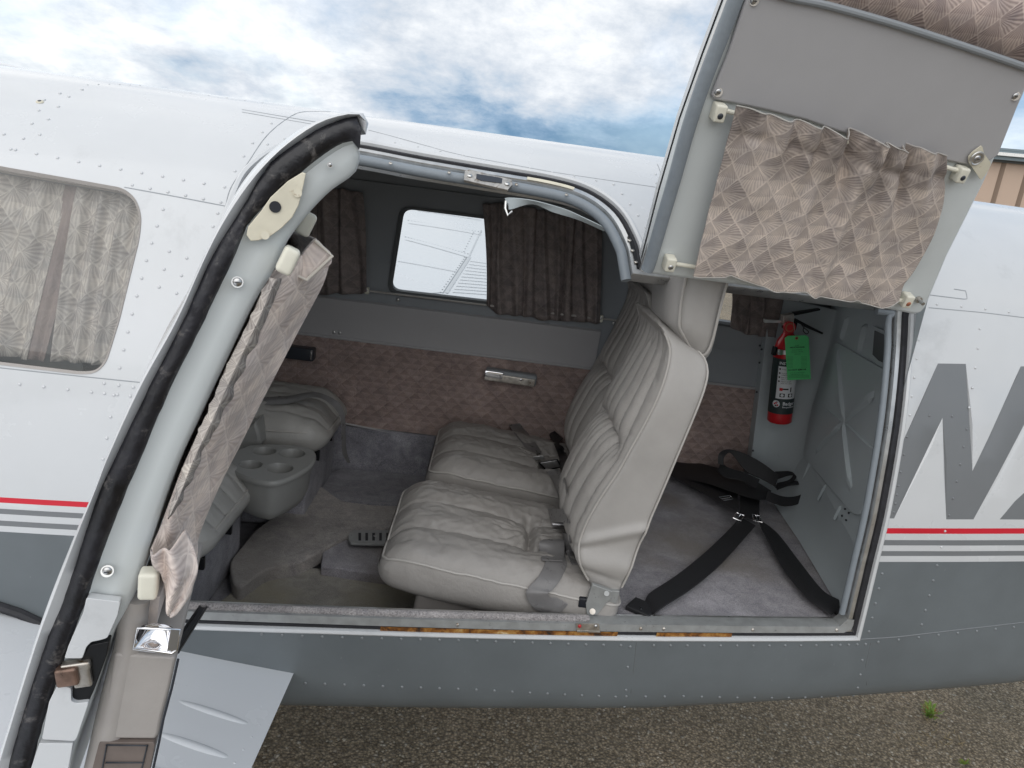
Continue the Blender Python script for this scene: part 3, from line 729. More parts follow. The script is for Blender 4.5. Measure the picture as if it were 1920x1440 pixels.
# ---- forward cabin window on the near side
wf = G(); ins = insetp(WIN, .005)
wf.grid([[surf(*p, 1, .0012) for p in WIN], [surf(*p, 1, -.004) for p in ins], [surf(*p, 1, -.016) for p in insetp(WIN, .004)]], 'vinyl_warm', closev=True)
obj('window_frame', wf, AC)
def pane(name, poly, side, off, parent=AC):
    bx = [p[0] for p in poly]; by = [p[1] for p in poly]
    g = skin(min(bx)-.01, max(bx)+.01, min(by)-.01, max(by)+.01, [], [(poly, 'pane')], lambda x, s_: surf(x, s_, side, off), 'xx', dx=.06, ds=.04, flip=(side < 0))
    k = g.mats.index('xx'); keep = [i for i, m_ in enumerate(g.m) if m_ != k]
    g.f = [g.f[i] for i in keep]; g.m = [0]*len(keep); g.mats = ['pane']
    used = sorted({a for f in g.f for a in f}); mp_ = {a: i for i, a in enumerate(used)}; g.v = [g.v[a] for a in used]; g.f = [[mp_[a] for a in f] for f in g.f]
    return obj(name, g, parent)
pane('window_pane', WIN, 1, -.004)
for p_ in (FW1, FW0): pane('window_pane', p_, -1, -.01)
# ---- door opening: stepped rim, seal, metal strip
CX = sum(p[0] for p in OPS)/len(OPS); rim = G(); L0 = OPS
xaft = near(1640, 900)[0]; zl_, zh2 = near(1612, 1201)[2], near(1720, 560)[2]
def aftw(q):
    z_ = surf(q[0], q[1])[2]; lim = np.interp(z_, [zl_, zh2], [near(1612, 1195)[0], near(1720, 565)[0]])
    return max(0, min(1, 1-(lim-q[0])/.03))*max(0, min(1, (z_-zl_)/.04))
AW = [aftw(q) for q in L0]
def ins2(d): return [tuple(np.array(a)+(np.array(b_)-np.array(a))*((d+(.008*w_ if d > .012 else 0))/d)) for a, b_, w_ in zip(L0, insetp(L0, d), AW)]
def ringo(d, off): return [surf(p[0], p[1], 1, off) for p in ins2(d)]
rim.grid([[surf(*p, 1, .0015) for p in L0], ringo(.003, .003), ringo(.009, .001), ringo(.011, -.006)], 'white_paint', closev=True, flip=False)
obj('opening_lip', rim, AC)
sl = G(); sl.grid([ringo(.011, -.006), ringo(.014, -.003), ringo(.0185, -.003), ringo(.021, -.008)], 'rubber', closev=True); obj('door_seal', sl, AC)
# inner metal strip (leaves the sill to its own strip)
ms = G(); ms.grid([ringo(.021, -.009), ringo(.023, -.006), ringo(.033, -.006), ringo(.035, -.010), ringo(.036, -.05)], 'aluminium', closev=True); obj('opening_strip', ms, AC)
glue = G()
def sillx(px0, px1, mat, g, d0, d1, off, ybase=1190):
    xa, xb = near(px0, ybase)[0], near(px1, ybase)[0]
    ii = [p for p in insetp(L0, d0)]; jj = [p for p in insetp(L0, d1)]
    A = [(surf(a[0], a[1], 1, off), surf(b_[0], b_[1], 1, off)) for a, b_ in zip(ii, jj) if xa <= a[0] <= xb and a[1] < s_of(0, .82)]
    if len(A) > 1: g.grid([[a for a, b_ in A], [b_ for a, b_ in A]], mat)
sillx(688, 1168, 'sill_glue', glue, .0108, .0212, -.0015); sillx(1208, 1396, 'sill_glue', glue, .0108, .0212, -.0015)
obj('glue_residue', glue, AC, label='brown and orange dried glue along the sill of the door opening')
# top rusty strip
tg = G(); ii = insetp(L0, .0225); jj = insetp(L0, .032)
A = [(surf(*a, 1, -.0045), surf(*b_, 1, -.0045)) for a, b_ in zip(ii, jj) if near(965, 340)[0] <= a[0] <= near(1085, 370)[0] and a[1] > s_of(0, 1.5)]
tg.grid([[a for a, b_ in A], [b_ for a, b_ in A]], 'cream_primer'); obj('glue_residue', tg, AC)
# padded blue-grey piping round the inside of the opening (top and aft)
pts = [surf(p[0], p[1], 1, -.020) for p in ins2(.046)]
i0 = min(range(len(L0)), key=lambda i: abs(L0[i][0]-up(1606, 1178)[0])+abs(L0[i][1]-up(1606, 1178)[1]))
seq = pts[i0+1:]; pp = G(); seq = [s_ for s_ in seq]
zh_ = near(1722, 556)[2]-.01
def split(f): return [p for p in seq if f(p)]
aft = [p for p in seq if p[0] > near(1560, 900)[0] and p[2] < zh_-.02]; fwd_ = [p for p in seq if p[0] < near(1206, 500)[0]]
pp.tube(catmull(aft[::2], 3), .0075, 'vinyl_blue', 12); obj('padded_edging', pp, AC, label='padded vinyl edging down the aft side of the door opening')
pp = G(); pp.tube(catmull(fwd_[::2], 3), .0115, 'vinyl_blue', 12); obj('padded_edging', pp, AC, label='blue grey padded vinyl edging over the top of the door opening')
# latch plate in the top of the frame
lp = G(); lq = [z4(745, 385), z4(770, 378), z4(985, 430), z4(990, 455), z4(965, 483), z4(740, 432)]
lq3 = [surf(q[0], q[1], 1, .0005) for q in lq]; nn_ = Vector(surf(*lq[0], 1, .01))-Vector(surf(*lq[0], 1, 0)); nn_.normalize()
lp.slab(lq3, -nn_*.006, 'worn_metal')
hq = [z4(805, 402), z4(915, 420), z4(938, 425), z4(935, 450), z4(830, 437), z4(803, 425)]; lp.slab([Vector(surf(q[0], q[1], 1, .0012)) for q in hq], -nn_*.001, 'dark_plastic')
for q in ((770, 410), (962, 452)): screw(lp, surf(*z4(*q), 1, .001), nn_, .0058, 'aluminium')
obj('door_catch', lp, AC, bevel=.0008)
for q in ((363, 337), (665, 385), (1012, 447), (1270, 500), (1595, 737), (1610, 790), (1628, 850)):
    g = G(); screw(g, surf(*z4(*q), 1, -.004), nn_, .004, 'worn_metal'); obj('screw', g, AC)
sc2 = G()
bp = [z4(1585, 715), z4(1600, 705), z4(1645, 850), z4(1625, 862)]; sc2.slab([surf(*q, 1, -.003) for q in bp], -nn_*.002, 'black_metal')
obj('striker_strip', sc2, AC)
# sill: metal strip, carpet roll, catch
ss = G(); xa, xb = -.62, near(1606, 1185)[0]; P = []
def sb(d, off):   # sill base line at inset d
    ii = insetp(L0, d); A = sorted([(a[0], a[1]) for a in ii if a[1] < s_of(0, .83) and xa <= a[0] <= xb]); return [surf(x, s_, 1, off) for x, s_ in resample(A, 60)]
b0 = sb(.021, -.0035); b1 = sb(.0385, -.0055); dz = np.array([0, .016, .002])
ss.grid([b0, b1, [p+dz for p in b1], [p+dz+np.array([0, .02, -.002]) for p in b1]], 'primer_metal', flip=True)
for px in (330, 850, 1165+20, 1240, 1394, 1560):
    p = near(px, 1176 if px > 700 else 1160)
    j = min(range(60), key=lambda k: abs(b1[k][0]-p[0])); c_ = (b0[j]+b1[j])/2; g = G(); screw(g, c_+np.array([0, -.001, .0]), (0, -1, .35), .0042, 'worn_metal'); obj('screw', g, AC)
obj('sill_strip', ss, AC)
cs = G(); cq = [z6(1318, 740), z6(1435, 742), z6(1440, 782), z6(1322, 778)]; cs.slab([surf(*q, 1, .001) for q in cq], (0, .004, 0), 'worn_metal')
cq = [z6(1322, 772), z6(1440, 776), z6(1441, 783), z6(1322, 780)]; cs.slab([surf(*q, 1, .0018) for q in cq], (0, .002, 0), 'aluminium')
for q in ((1335, 750), (1418, 750)): screw(cs, surf(*z6(*q), 1, .0015), (0, -1, .2), .004, 'cyl_red' if q[0] < 1400 else 'steel')
obj('sill_catch', cs, AC)
ce = G(); e1 = near(300, 1143); e2 = near(1150, 1163)
pts = resample([b1[0]+np.array([0, .018, .006]), b1[-1]+np.array([0, .018, .006])], 2)
A = [b+np.array([0, .014, .0045]) for b in b1 if b[0] < near(1160, 1175)[0]]
ce.tube(catmull(A[::3], 4), .0085, 'carpet_edge', 12); obj('carpet_binding', ce, AC)
# ================================================================== WINGS
NW = thing; wg = G()
def airfoil(c0, c1, zt, th, y, dzc, mat, g, n=30):
    return None
def wing(side):
    g = G(); P = []
    ys = [0, .4, .9, 1.6, 2.5, 4.0, 5.4, 5.5]
    for y in ys:
        xL, xT = -1.9, (-.322 if side > 0 else .28)
        zr_ = .652 if side > 0 else .74; dih = .04 if side > 0 else .135
        row = []; k = 1 if y < 5.45 else .92
        for i in range(41):
            a = i/40*2; up_ = a <= 1; c_ = (1-a) if up_ else (a-1); x = xL+(xT-xL)*c_
            t_ = .14*(xT-xL)*(.35*math.sqrt(max(c_, 0))*(1-c_)+.35*c_*(1-c_)+.10*(1-c_)*0)*1.1*k
            cam_ = .055*(1-c_)*1.0
            z = zr_+dih*y+cam_*1.0+(t_*1.0 if up_ else -t_*.8)
            if side > 0: z += .09*(1-c_)+.18*min(1-c_, .4)**2
            row.append((x, (-y if side > 0 else 1.17+y)+(.08 if side > 0 else -.05)*(y == 0), z))
        P.append(row)
    g.grid(P, 'wing_white', closev=False, flip=(side < 0)); g.add(P[-1], [list(range(41))], 'wing_white')
    return g, P
g, P = wing(1); nwg = g
# near wing surface sampler
Pn = [r_[:21] for r_ in P]
def wz(x, y, side=1):
    xL, xT = -1.9, (-.322 if side > 0 else .28); c_ = (x-xL)/(xT-xL); yy = -y if side > 0 else y-1.17
    t_ = .14*(xT-xL)*(.35*math.sqrt(max(c_, 0))*(1-c_)+.35*c_*(1-c_))*1.1
    return (.652 if side > 0 else .74)+(.04 if side > 0 else .135)*yy+.055*(1-c_)+t_+(.09*(1-c_)+.18*min(1-c_, .4)**2 if side > 0 else 0)
def onwing(px, py, side=1):
    d = ray(px, py); a, b_ = (.3, 3.) if side > 0 else (2., 12.)
    a /= np.linalg.norm(d); b_ /= np.linalg.norm(d)
    for _ in range(50):
        m_ = (a+b_)/2; p = CAM+d*m_
        if p[2] > wz(min(max(p[0], -1.89), (-.323 if side > 0 else .279)), p[1], side): a = m_
        else: b_ = m_
    return CAM+d*a
fb = G(); w3 = lambda x, y: onwing(x/2.743, 915+y/2.743)
def bead(a, b_, r=.014):
    pts = resample([a, b_], 12); rr_ = [r*math.sin(math.pi*(.04+.92*i/11))**.22 for i in range(12)]
    fb.tube([Vector(p)-Vector((0, 0, r*.70)) for p in pts], rr_, 'wing_white', 16)
bead(w3(880, 1085), w3(1305, 1225)); bead(w3(790, 1255), w3(1190, 1392)); bead(w3(700, 1420), w3(1080, 1560))
bead(w3(500, 1580), w3(960, 1730)); nwg.join(fb)
wr = G()
def wriv(g, pts, n, r=.0032, side=1, mat='wing_white'):
    for p in resample(pts, n): g.ball(p, (r, r, r*.6), mat, 8, 3, None, True)
wriv(wr, [w3(1015, 963), w3(1062, 975), w3(1210, 1015)], 4); wriv(wr, [w3(955, 1022), w3(1080, 1032), w3(1205, 1042)], 5)
wriv(wr, [w3(972, 930), w3(937, 970), w3(897, 1013)], 4); wriv(wr, [w3(1280, 1033), w3(1355, 1052)], 2)
wriv(wr, [w3(1440, 1052), w3(1322, 1240), w3(1205, 1415)], 7, .0028); wriv(wr, [w3(55, 675), w3(120, 695), w3(185, 718)], 3); wriv(wr, [w3(58, 748), w3(92, 725)], 2)
nwg.join(wr)
wl = G()
def wseam(g, a, b_, wd=.002, side=1, mat='seam_dark', dz=.0006):
    a = Vector(a); b_ = Vector(b_); n = (b_-a).cross(Vector((0, 0, 1))).normalized()*wd; k = Vector((0, 0, dz)); P = [a.lerp(b_, i/10) for i in range(11)]
    P = [Vector((p.x, p.y, wz(p.x, p.y, side))) for p in P]
    g.grid([[p-n+k for p in P], [p+n+k for p in P]], mat)
wseam(wl, w3(1005, 920), w3(845, 1100)); nwg.join(wl); obj('wing', nwg, AC, label='white near wing with ribbed flap seen below the open passenger door')
# fillet shadow strip where wing meets body
fwg, Pf = wing(-1)
fl = G(); W4 = lambda x, y: onwing(600+x/2.743, 180+y/2.743, -1)
for a, b_, wd in [((440, 740), (760, 830), .006), ((455, 655), (830, 715), .006), ((400, 850), (700, 905), .005), ((500, 590), (830, 640), .006), ((770, 830), (650, 1015), .012), ((830, 690), (765, 830), .006), ((640, 1010), (560, 1015), .005)]:
    wseam(fl, W4(*a), W4(*b_), wd*.8, -1, 'seam_light', .002)
for i in range(11):
    y = 850+i*16; wseam(fl, W4(772-i*9, y), W4(860, y+12), .004, -1, 'seam_light', .002)
wseam(fl, W4(755, 830), W4(632, 1015), .003, -1, 'seam', .002)
fwg.join(fl)
wr2 = G()
for a, b_, n_ in [((440, 725), (760, 812), 22), ((455, 640), (830, 700), 24), ((790, 700), (740, 800), 9), ((745, 830), (620, 1010), 16)]:
    wriv(wr2, [W4(*a), W4(*b_)], n_, .006, -1, 'seam')
fwg.join(wr2); obj('wing', fwg, AC, label='white far wing seen through the cabin window')

# ================================================================== CABIN
ZT, ZK, ZF, ZB = 1.130, .810, .625, .785
FLR = lambda x: ZF
def linmap(side, off): return lambda x, s_: surf(x, s_, side, off)
sz = lambda z: s_of(0, z)
CX0, CX1 = -2.1, 1.25
# far liner, upper (ceiling + window surround), and ceiling down to the near opening
g = skin(CX0, CX1, sz(1.0), SMAX, [FW0, FW1, FW2], [], linmap(-1, -.03), 'vinyl_dark', dx=.06, ds=.03, flip=False)
g2 = skin(CX0, CX1, sz(1.755), SMAX, [], [], linmap(1, -.03), 'headliner', dx=.08, ds=.04, flip=True)
o_ = len(g.v); g.v += g2.v
for f in g2.f: g.f.append([o_+k for k in f]); g.m.append(g.mi('headliner'))
obj('cabin_liner', g, AC)
# near liner around the forward window
g = skin(CX0, -.78, sz(.6), SMAX-.02, [WIN], [], linmap(1, -.028), 'vinyl_dark', dx=.06, ds=.04, flip=True); obj('cabin_liner', g, AC)
# window reveals
for wp in (FW1, FW2):
    g = G(); g.grid([[surf(*p, -1, -.034) for p in insetp(wp, -.012)], [surf(*p, -1, -.037) for p in insetp(wp, -.003)], [surf(*p, -1, -.030) for p in insetp(wp, .004)], [surf(*p, -1, -.002) for p in wp]], 'seam_dark', closev=True)
    obj('window_frame', g, AC)
# ledge under the far windows
lg = G(); P = []
for i in range(30):
    x = -1.6+i*.0905+.0; z = 1.262
    P.append([surf(x, s_of(x, z+.012), -1, -.031), surf(x, s_of(x, z+.008), -1, -.042), surf(x, s_of(x, z), -1, -.043), surf(x, s_of(x, z-.03), -1, -.038), surf(x, s_of(x, 1.131), -1, -.038)])
lg.grid(P[:23], 'vinyl', flip=True); obj('side_panel', lg, AC)
sp = G(); P2 = []
pe = far(1145, 650, .038)[0]
lg = G(); lg.grid([[surf(x, s_of(x, z), -1, -.034) for z in (1.26, 1.2, 1.131)] for x in np.linspace(pe+.005, 1.0, 12)], 'vinyl_dark', flip=True); obj('side_panel', lg, AC)
# piping trim between vinyl and quilted fabric
tr_ = G(); tr_.tube([surf(x, s_of(x, ZT), -1, -.041) for x in np.linspace(-1.6, 1.02, 40)], .0045, 'vinyl', 8); obj('trim_piping', tr_, AC)
# quilted fabric panel
fbp = G(); P = []; U = []
for x in np.linspace(-1.6, 1.03, 70):
    r_ = []; u_ = []
    for z in np.linspace(ZT-.003, ZK, 14):
        r_.append(surf(x, s_of(x, z), -1, -.038)); u_.append((x, z))
    P.append(r_); U.append(u_)
fbp.grid(P, 'wall_fabric', U, flip=True); obj('fabric_panel', fbp, AC, label='brown quilted fabric panel along the far cabin wall')
kk = G(); P = []
for x in np.linspace(-1.6, 1.03, 40):
    P.append([(x, Yn(x, ZK, -1)-.045, ZK), (x, Yn(x, ZK, -1)-.05, ZK-.008), (x, Yn(x, .7, -1)-.052, ZF-.01)])
kk.grid(P, 'carpet_blue', flip=True); obj('kick_carpet', kk, AC)
# floors
fl = G()
def floorpatch(poly, z, mat, th=.012, name='carpet', label=None, bev=.005):
    g = G(); g.slab([(p[0], p[1], z) for p in poly], (0, 0, -th), mat); return obj(name, g, AC, label=label, bevel=bev)
pan = G(); pan.add([(-2.0, -.10, ZF-.02), (.6, .12, ZF-.02), (.6, 1.14, ZF-.02), (-2.0, 1.14, ZF-.02)], [[0, 1, 2, 3]], 'carpet_blue'); obj('floor_pan', pan, AC)
pz = lambda z, *q: [aZ(x, y, z) for x, y in q]
bq = [aZ(1165, 1178, ZB)]
# baggage floor (raised box)
xb = aZ(1150, 1150, ZB)[0]
yb = lambda x: tn(x)+.035
bx = xb-.005
floorpatch([(bx, yb(bx)), (1.0, yb(1.0)), (1.06, .55), (1.09, 1.14), (bx, 1.14)], ZB, 'carpet', .14, 'baggage_floor', 'blue grey carpeted baggage floor behind the seats')
# rear seat floor: stepped carpet
floorpatch([aZ(*q, ZF+.004)[:2] for q in [(340, 1250), (405, 1133), (500, 1062), (600, 1066), (700, 1075), (830, 1095), (860, 1200)]], ZF+.006, 'carpet_step', .01, 'footwell_mat', 'worn brownish carpet in the footwell just inside the sill')
floorpatch([aZ(*q, ZF+.03)[:2] for q in [(602, 893), (640, 878), (830, 888), (900, 960), (620, 938), (598, 915)]], ZF+.03, 'carpet_blue', .03, 'footwell_mat', 'dark blue grey carpet patch by the far wall')
# spar box crossing the cabin, with riser
q = [(430, 1050), (478, 990), (598, 905), (640, 936), (700, 944), (860, 948), (860, 1010), (740, 985), (650, 1003), (560, 1052), (500, 1062), (450, 1098), (437, 1090)]
floorpatch([aZ(*p, ZF+.05)[:2] for p in rnd(q, 12)], ZF+.045, 'carpet_mat', .045, 'spar_cover', 'grey brown carpet pad draped over the floor step', .022)
q = [(602, 1060), (608, 1010), (655, 1000), (900, 1015), (900, 1092), (720, 1078)]
floorpatch([aZ(*p, ZF+.035)[:2] for p in q], ZF+.035, 'carpet', .035, 'carpet_block', None, .006)
# metal track plate in the floor step
zt_ = .022
tp = G(); q = [(654, 1001), (662, 994), (760, 994), (760, 1020), (658, 1018), (654, 1012)]
tp.slab([aZ(*p, ZF+.058) for p in rnd(q, 3)], (0, 0, -.007), 'primer_metal')
for k in range(7):
    x = 672+k*13; tp.slab([aZ(x, 999, ZF+.0588), aZ(x+5, 999, ZF+.0588), aZ(x+5, 1013, ZF+.0588), aZ(x, 1013, ZF+.0588)], (0, 0, -.001), 'glass_black')
screw(tp, aZ(703, 1005, ZF+.0585), (0, 0, 1), .005); screw(tp, aZ(735, 1012, ZF+.0585), (0, 0, 1), .0035)
obj('seat_track', tp, AC, bevel=.001)
# near side wall below the sill
nw = G(); nw.grid([[(x, tn(x)+.033, .79), (x, tn(x)+.04, ZF-.02)] for x in np.linspace(-1.9, .8, 20)], 'carpet_blue'); obj('kick_carpet', nw, AC)
# bulkhead liner: two surfaces + star stamping
BH = [(.955, .205), (1.13, 1.04)]; bd = np.array([BH[1][0]-BH[0][0], BH[1][1]-BH[0][1]]); bL = np.linalg.norm(bd); bd = bd/bL; bn = np.array([-bd[1], bd[0]])   # bn points forward (-x)
def bhp(x, y, out=0.): return hitplane(x, y, (BH[0][0]+bn[0]*out, BH[0][1]+bn[1]*out, 0), (bn[0], bn[1], 0))
lb = G()
LW = Vector((bn[0], bn[1], 0))
top = [(1.06, .1), (1.14, 1.14)]
lb.grid([[(BH[0][0]-.02, Yn(.94, z)+.03, z) for z in (.97, 1.15, 1.3)], [(BH[0][0]-.005, BH[0][1]+(.0 if z < 1.4 else .12), z) for z in (.97, 1.15, 1.3)]], 'cabin_plastic')
lb.grid([[(BH[0][0]-.018, Yn(.94, z)+.03, z) for z in (1.3, 1.45, 1.6)], [(BH[0][0]+.02, BH[0][1]+.06+(z-1.3)*.3, z) for z in (1.3, 1.45, 1.6)]], 'cabin_plastic')
lb.grid([[(BH[0][0], BH[0][1], z) for z in (.97, 1.3, 1.62)], [(BH[1][0], BH[1][1], z) for z in (.97, 1.3, 1.62)]], 'cabin_plastic')
# sloped foot of the liner down to the carpet edge
lo = [aZ(1572, 1148, ZB), aZ(1565, 1130, ZB), aZ(1500, 1020, ZB), aZ(1440, 930, ZB), aZ(1405, 880, ZB)]
lo = resample(lo, 14); hi_ = resample([(BH[0][0]-.015, .165, .97), (BH[0][0], BH[0][1], .97), (BH[1][0], BH[1][1], .97)], 14)
lb.grid([[a+np.array([0, 0, .004]), (np.array(a)*.55+np.array(b_)*.45)+np.array([.03, 0, -.0]), b_] for a, b_ in zip(lo, hi_)], 'cabin_plastic')
# corner column carrying the extinguisher
CL = [(1415, 590), (1413, 720), (1411, 850), (1425, 878), (1500, 905)]
def col(px, py, Y): return aY(px, py, Y)
P = []
for i in range(9):
    u = i/8; zc = ZB+.05+u*.62; cyl = []
    xl = 1.0-.06*u; xr = 1.10+.02*u
    for k in range(13):
        v = k/12; a = v*math.pi/2
        cyl.append((xl+(xr-xl)*math.sin(a)**.8*1.0+.0, 1.085-(.0+.17*(1-math.cos(a))), zc))
    P.append([(xl, 1.13, zc)]+[(xl-.0, 1.085+.01, zc)]+cyl)
foot = [[(p[0]*.5+.5*(P[0][7][0]), p[1]*.5+.5*P[0][7][1], ZB+.012) for p in P[0]], [(p[0], p[1], ZB+.03) for p in P[0]]]
lb.grid([[(p[0]-.005, p[1]-.005, ZB+.0) for p in P[0]]]+P, 'cabin_plastic')
obj('rear_liner', lb, AC, smooth=50, label='pale grey moulded plastic liner closing the baggage bay')
# recessed star panel on the bulkhead
zz8 = lambda x, y, o=.0: bhp(1220+x/2.743, 450+y/2.743, o)
sp = G(); q = [(945, 520), (1205, 670), (1195, 800), (1160, 1100), (1110, 1330), (1070, 1415), (1035, 1410), (780, 1110), (830, 850)]
sp.slab([zz8(x, y, .008) for x, y in rnd(q, 22, 4)], (bn[0]*-.02, bn[1]*-.02, 0), 'cabin_plastic'); obj('access_panel', sp, AC, bevel=.003, label='moulded grey panel with a raised star shaped stiffening rib')
rb = G()
def ridge(g, a, b_, w0, w1, h=.009, mat='cabin_plastic', o=.008):
    a3 = np.array(zz8(*a, o)); b3 = np.array(zz8(*b_, o)); d = b3-a3; N3 = np.array([bn[0], bn[1], 0]); s_ = np.cross(N3, d); s_ /= np.linalg.norm(s_); P = []
    for i in range(9):
        u = i/8; c_ = a3+d*u; wd = (w0+(w1-w0)*u); k = min(1, u*6, (1-u)*6)**.6
        P.append([c_-s_*wd, c_-s_*wd*.45+N3*h*k, c_+s_*wd*.45+N3*h*k, c_+s_*wd])
    g.grid(P, mat)
ridge(rb, (965, 560), (995, 940), .004, .012); ridge(rb, (1030, 1280), (990, 930), .013, .011); ridge(rb, (1150, 790), (1000, 930), .018, .009); ridge(rb, (850, 1080), (985, 945), .016, .010); ridge(rb, (900, 870), (985, 935), .003, .005, .005); ridge(rb, (1145, 1080), (1000, 945), .003, .005, .005)
ridge(rb, (850, 1075), (780, 1250), .01, .006, .006, o=.0); ridge(rb, (905, 1255), (860, 1340), .006, .004, .006, o=.0); ridge(rb, (980, 1370), (945, 1440), .006, .004, .006, o=0)
ridge(rb, (1020, 395), (985, 520), .012, .010, .012, o=.0); ridge(rb, (1110, 430), (1075, 590), .016, .012, .012, o=.0)
obj('stiffening_rib', rb, AC, smooth=20)
ds_ = G(); q = [(1150, 465), (1230, 500), (1210, 640), (1170, 620), (1140, 590)]
ds_.slab([zz8(x, y, .012) for x, y in [(1140, 440), (1235, 480), (1212, 665), (1160, 640), (1125, 600)]], (bn[0]*-.012, bn[1]*-.012, 0), 'cabin_plastic'); ds_.slab([zz8(x, y, .0135) for x, y in q], (bn[0]*-.002, bn[1]*-.002, 0), 'glass_black')
obj('dark_window', ds_, AC, bevel=.002)
for x, y in ((1007, 1385), (1027, 1405), (992, 1420), (1013, 1442)):
    vh = G(); p = Vector(zz8(x, y, .0)); vh.ball(p+Vector((bn[0], bn[1], 0))*.004, .003, 'glass_black', 8, 4); obj('vent_hole', vh, AC)
# armrest and latch on the far wall
def onw(px, py, o_=.05): return far(px, py, o_)
ar = G(); c_ = onw(958, 706, .055); ar.box(c_, (.090, .020, .020), 'vinyl_dark', Matrix.Rotation(R(1.5), 3, 'Y'), .008, 4)
A = thing('armrest', 'small grey armrest with worn chrome front strip on the far cabin wall above the seats', 'armrest', tuple(c_))
obj('pad', ar, A)
a2 = G(); a2.box(Vector(c_)+Vector((-.004, -.022, -.006)), (.088, .004, .0135), 'worn_metal', Matrix.Rotation(R(1.5), 3, 'Y'), .002, 4)
a2.box(Vector(c_)+Vector((-.060, -.020, .004)), (.033, .006, .013), 'chrome', Matrix.Rotation(R(1.5), 3, 'Y'), .003, 3)
screw(a2, Vector(c_)+Vector((.035, -.027, .0)), (0, -1, 0), .005, 'chrome'); obj('chrome_strip', a2, A)
c_ = onw(562, 661, .055); A = thing('ashtray', 'small black ashtray box on the far wall above the forward seat', 'ashtray', tuple(c_))
a3 = G(); a3.box(c_, (.052, .022, .022), 'dark_plastic', None, .005, 3); obj('body', a3, A)
a4 = G(); a4.box(Vector(c_)+Vector((.045, -.024, .002)), (.003, .002, .017), 'chrome', None, .001, 2); obj('rim', a4, A)
# little screws on panels (part of the wall)
for x, y in ((626, 623), (637, 624), (746, 562), (1151, 606)): sw = G(); p = far(x, y, .038); sw.ball(p, (.006, .003, .006), 'steel', 10, 6); obj('panel_button', sw, AC)
for x, y in ((1425, 648), (1428, 655), (1424, 680), (1419, 735), (1412, 845)): sw = G(); p = aY(x, y, 1.08); sw.ball(p, .004, 'dark_plastic', 8, 5); obj('panel_button', sw, AC)
# front face trim of ceiling: padded header seen above the far window
hd_ = G(); hd_.tube([surf(x, s_of(x, 1.735), -1, -.034) for x in np.linspace(-1.6, .9, 30)], .006, 'vinyl_dark', 8); hd_.tube([surf(x, s_of(x, 1.690), -1, -.034) for x in np.linspace(-1.6, .9, 30)], .003, 'vinyl_dark', 8); obj('header_trim', hd_, AC)
# dangling loose trim strip with clip at the top of the opening
ls = G(); q = [((948, 388), (955, 372)), ((985, 372), (985, 384)), ((1040, 385), (1030, 392)), ((1090, 402), (1085, 412)), ((1140, 428), (1132, 437))]
rows = [(near(*a)+np.array([0, .035, 0]), near(*b_)+np.array([0, .06, -.004])) for a, b_ in q]
L_ = [((946, 372), (955, 392)), ((960, 371), (958, 395)), ((1000, 376), (1000, 384)), ((1060, 392), (1040, 400)), ((1100, 410), (1090, 415)), ((1142, 430), (1138, 436))]
rows = [(near(*a)+np.array([0, .03, 0]), near(*b_)+np.array([0, .05, 0])) for a, b_ in L_]; ribbon(ls, rows, 'cabin_plastic', .002)
q0 = near(955, 400)+np.array([0, .04, 0]); ls.tube([near(948, 378)+np.array([0, .03, 0]), near(947, 392)+np.array([0, .035, 0]), near(952, 405)+np.array([0, .04, 0]), near(960, 398)+np.array([0, .04, 0])], .003, 'aluminium', 6)
obj('loose_trim', ls, AC)
# ---------------------------------------------------------------- far curtains + rods
def fcurtain(name, label, topq, botq, nf, amp, mat, seed, gr=None, seam=None):
    T = [far(x, y, .048) for x, y in topq]; B = [far(x, y, .060) for x, y in botq]; rr = random.Random(seed)
    ph = [rr.uniform(0, 6.28) for _ in range(4)]; c0 = T[0]
    t_ = thing(name, label, 'curtain', tuple(np.array(T[len(T)//2])), gr)
    def fo(u, v):
        a = u*nf*2*math.pi+.9*math.sin(u*7+ph[0])+.5*v*math.sin(u*5+ph[1])
        return amp*(math.sin(a)+.35*math.sin(2.3*a+ph[2])*(1-.5*v))*(.55+.45*v)+.006*math.sin(v*5+u*9)
    g = cloth(T, B, (0, -1, .2), fo, mat, 200, 30, 1, seed, side=lambda u, v: (.006*math.sin(v*3+u*20), 0, .010*noise.noise(Vector((u*nf*1.3, seed, 0)))*v**3))
    obj('cloth', g, t_, solid=.0015, merge=False); return t_
cu = 'fabric curtains hanging over the far cabin windows'
fcurtain('curtain', 'dark brown gathered curtain bunched beside the bright far window', [(905, 383), (925, 380), (1000, 390), (1060, 402), (1125, 425)], [(912, 572), (935, 588), (1000, 597), (1060, 603), (1128, 606)], 8.5, .0125, 'curtain_shade', 3, cu)
fcurtain('curtain', 'dark curtain left of the far window, hem showing beyond the open passenger door', [(520, 348), (600, 352), (640, 354), (678, 362)], [(520, 545), (600, 552), (645, 552), (692, 548)], 5.5, .012, 'curtain_shade', 5, cu)
fcurtain('curtain', 'shadowed curtain at the back of the baggage bay, behind the headrest', [(1368, 520), (1400, 525), (1470, 540)], [(1368, 612), (1400, 628), (1455, 632)], 3.5, .012, 'curtain_shade', 9, cu)
def rod(a, b_, label, o_=.052):
    A_, B_ = far(*a, o_), far(*b_, o_); t_ = thing('curtain_rod', label, 'curtain rod', tuple(A_), 'curtain rods'); g = G(); g.tube([A_, B_], .0035, 'piping', 8); obj('rod', g, t_)
    for p, s in ((A_, 1), (B_, -1)):
        k = G(); k.box(Vector(p)+Vector((0, .004, 0)), (.007, .010, .011), 'cream_plastic', None, .003, 2); screw(k, Vector(p)+Vector((0, -.007, .002)), (0, -1, 0), .0035); obj('bracket', k, t_)
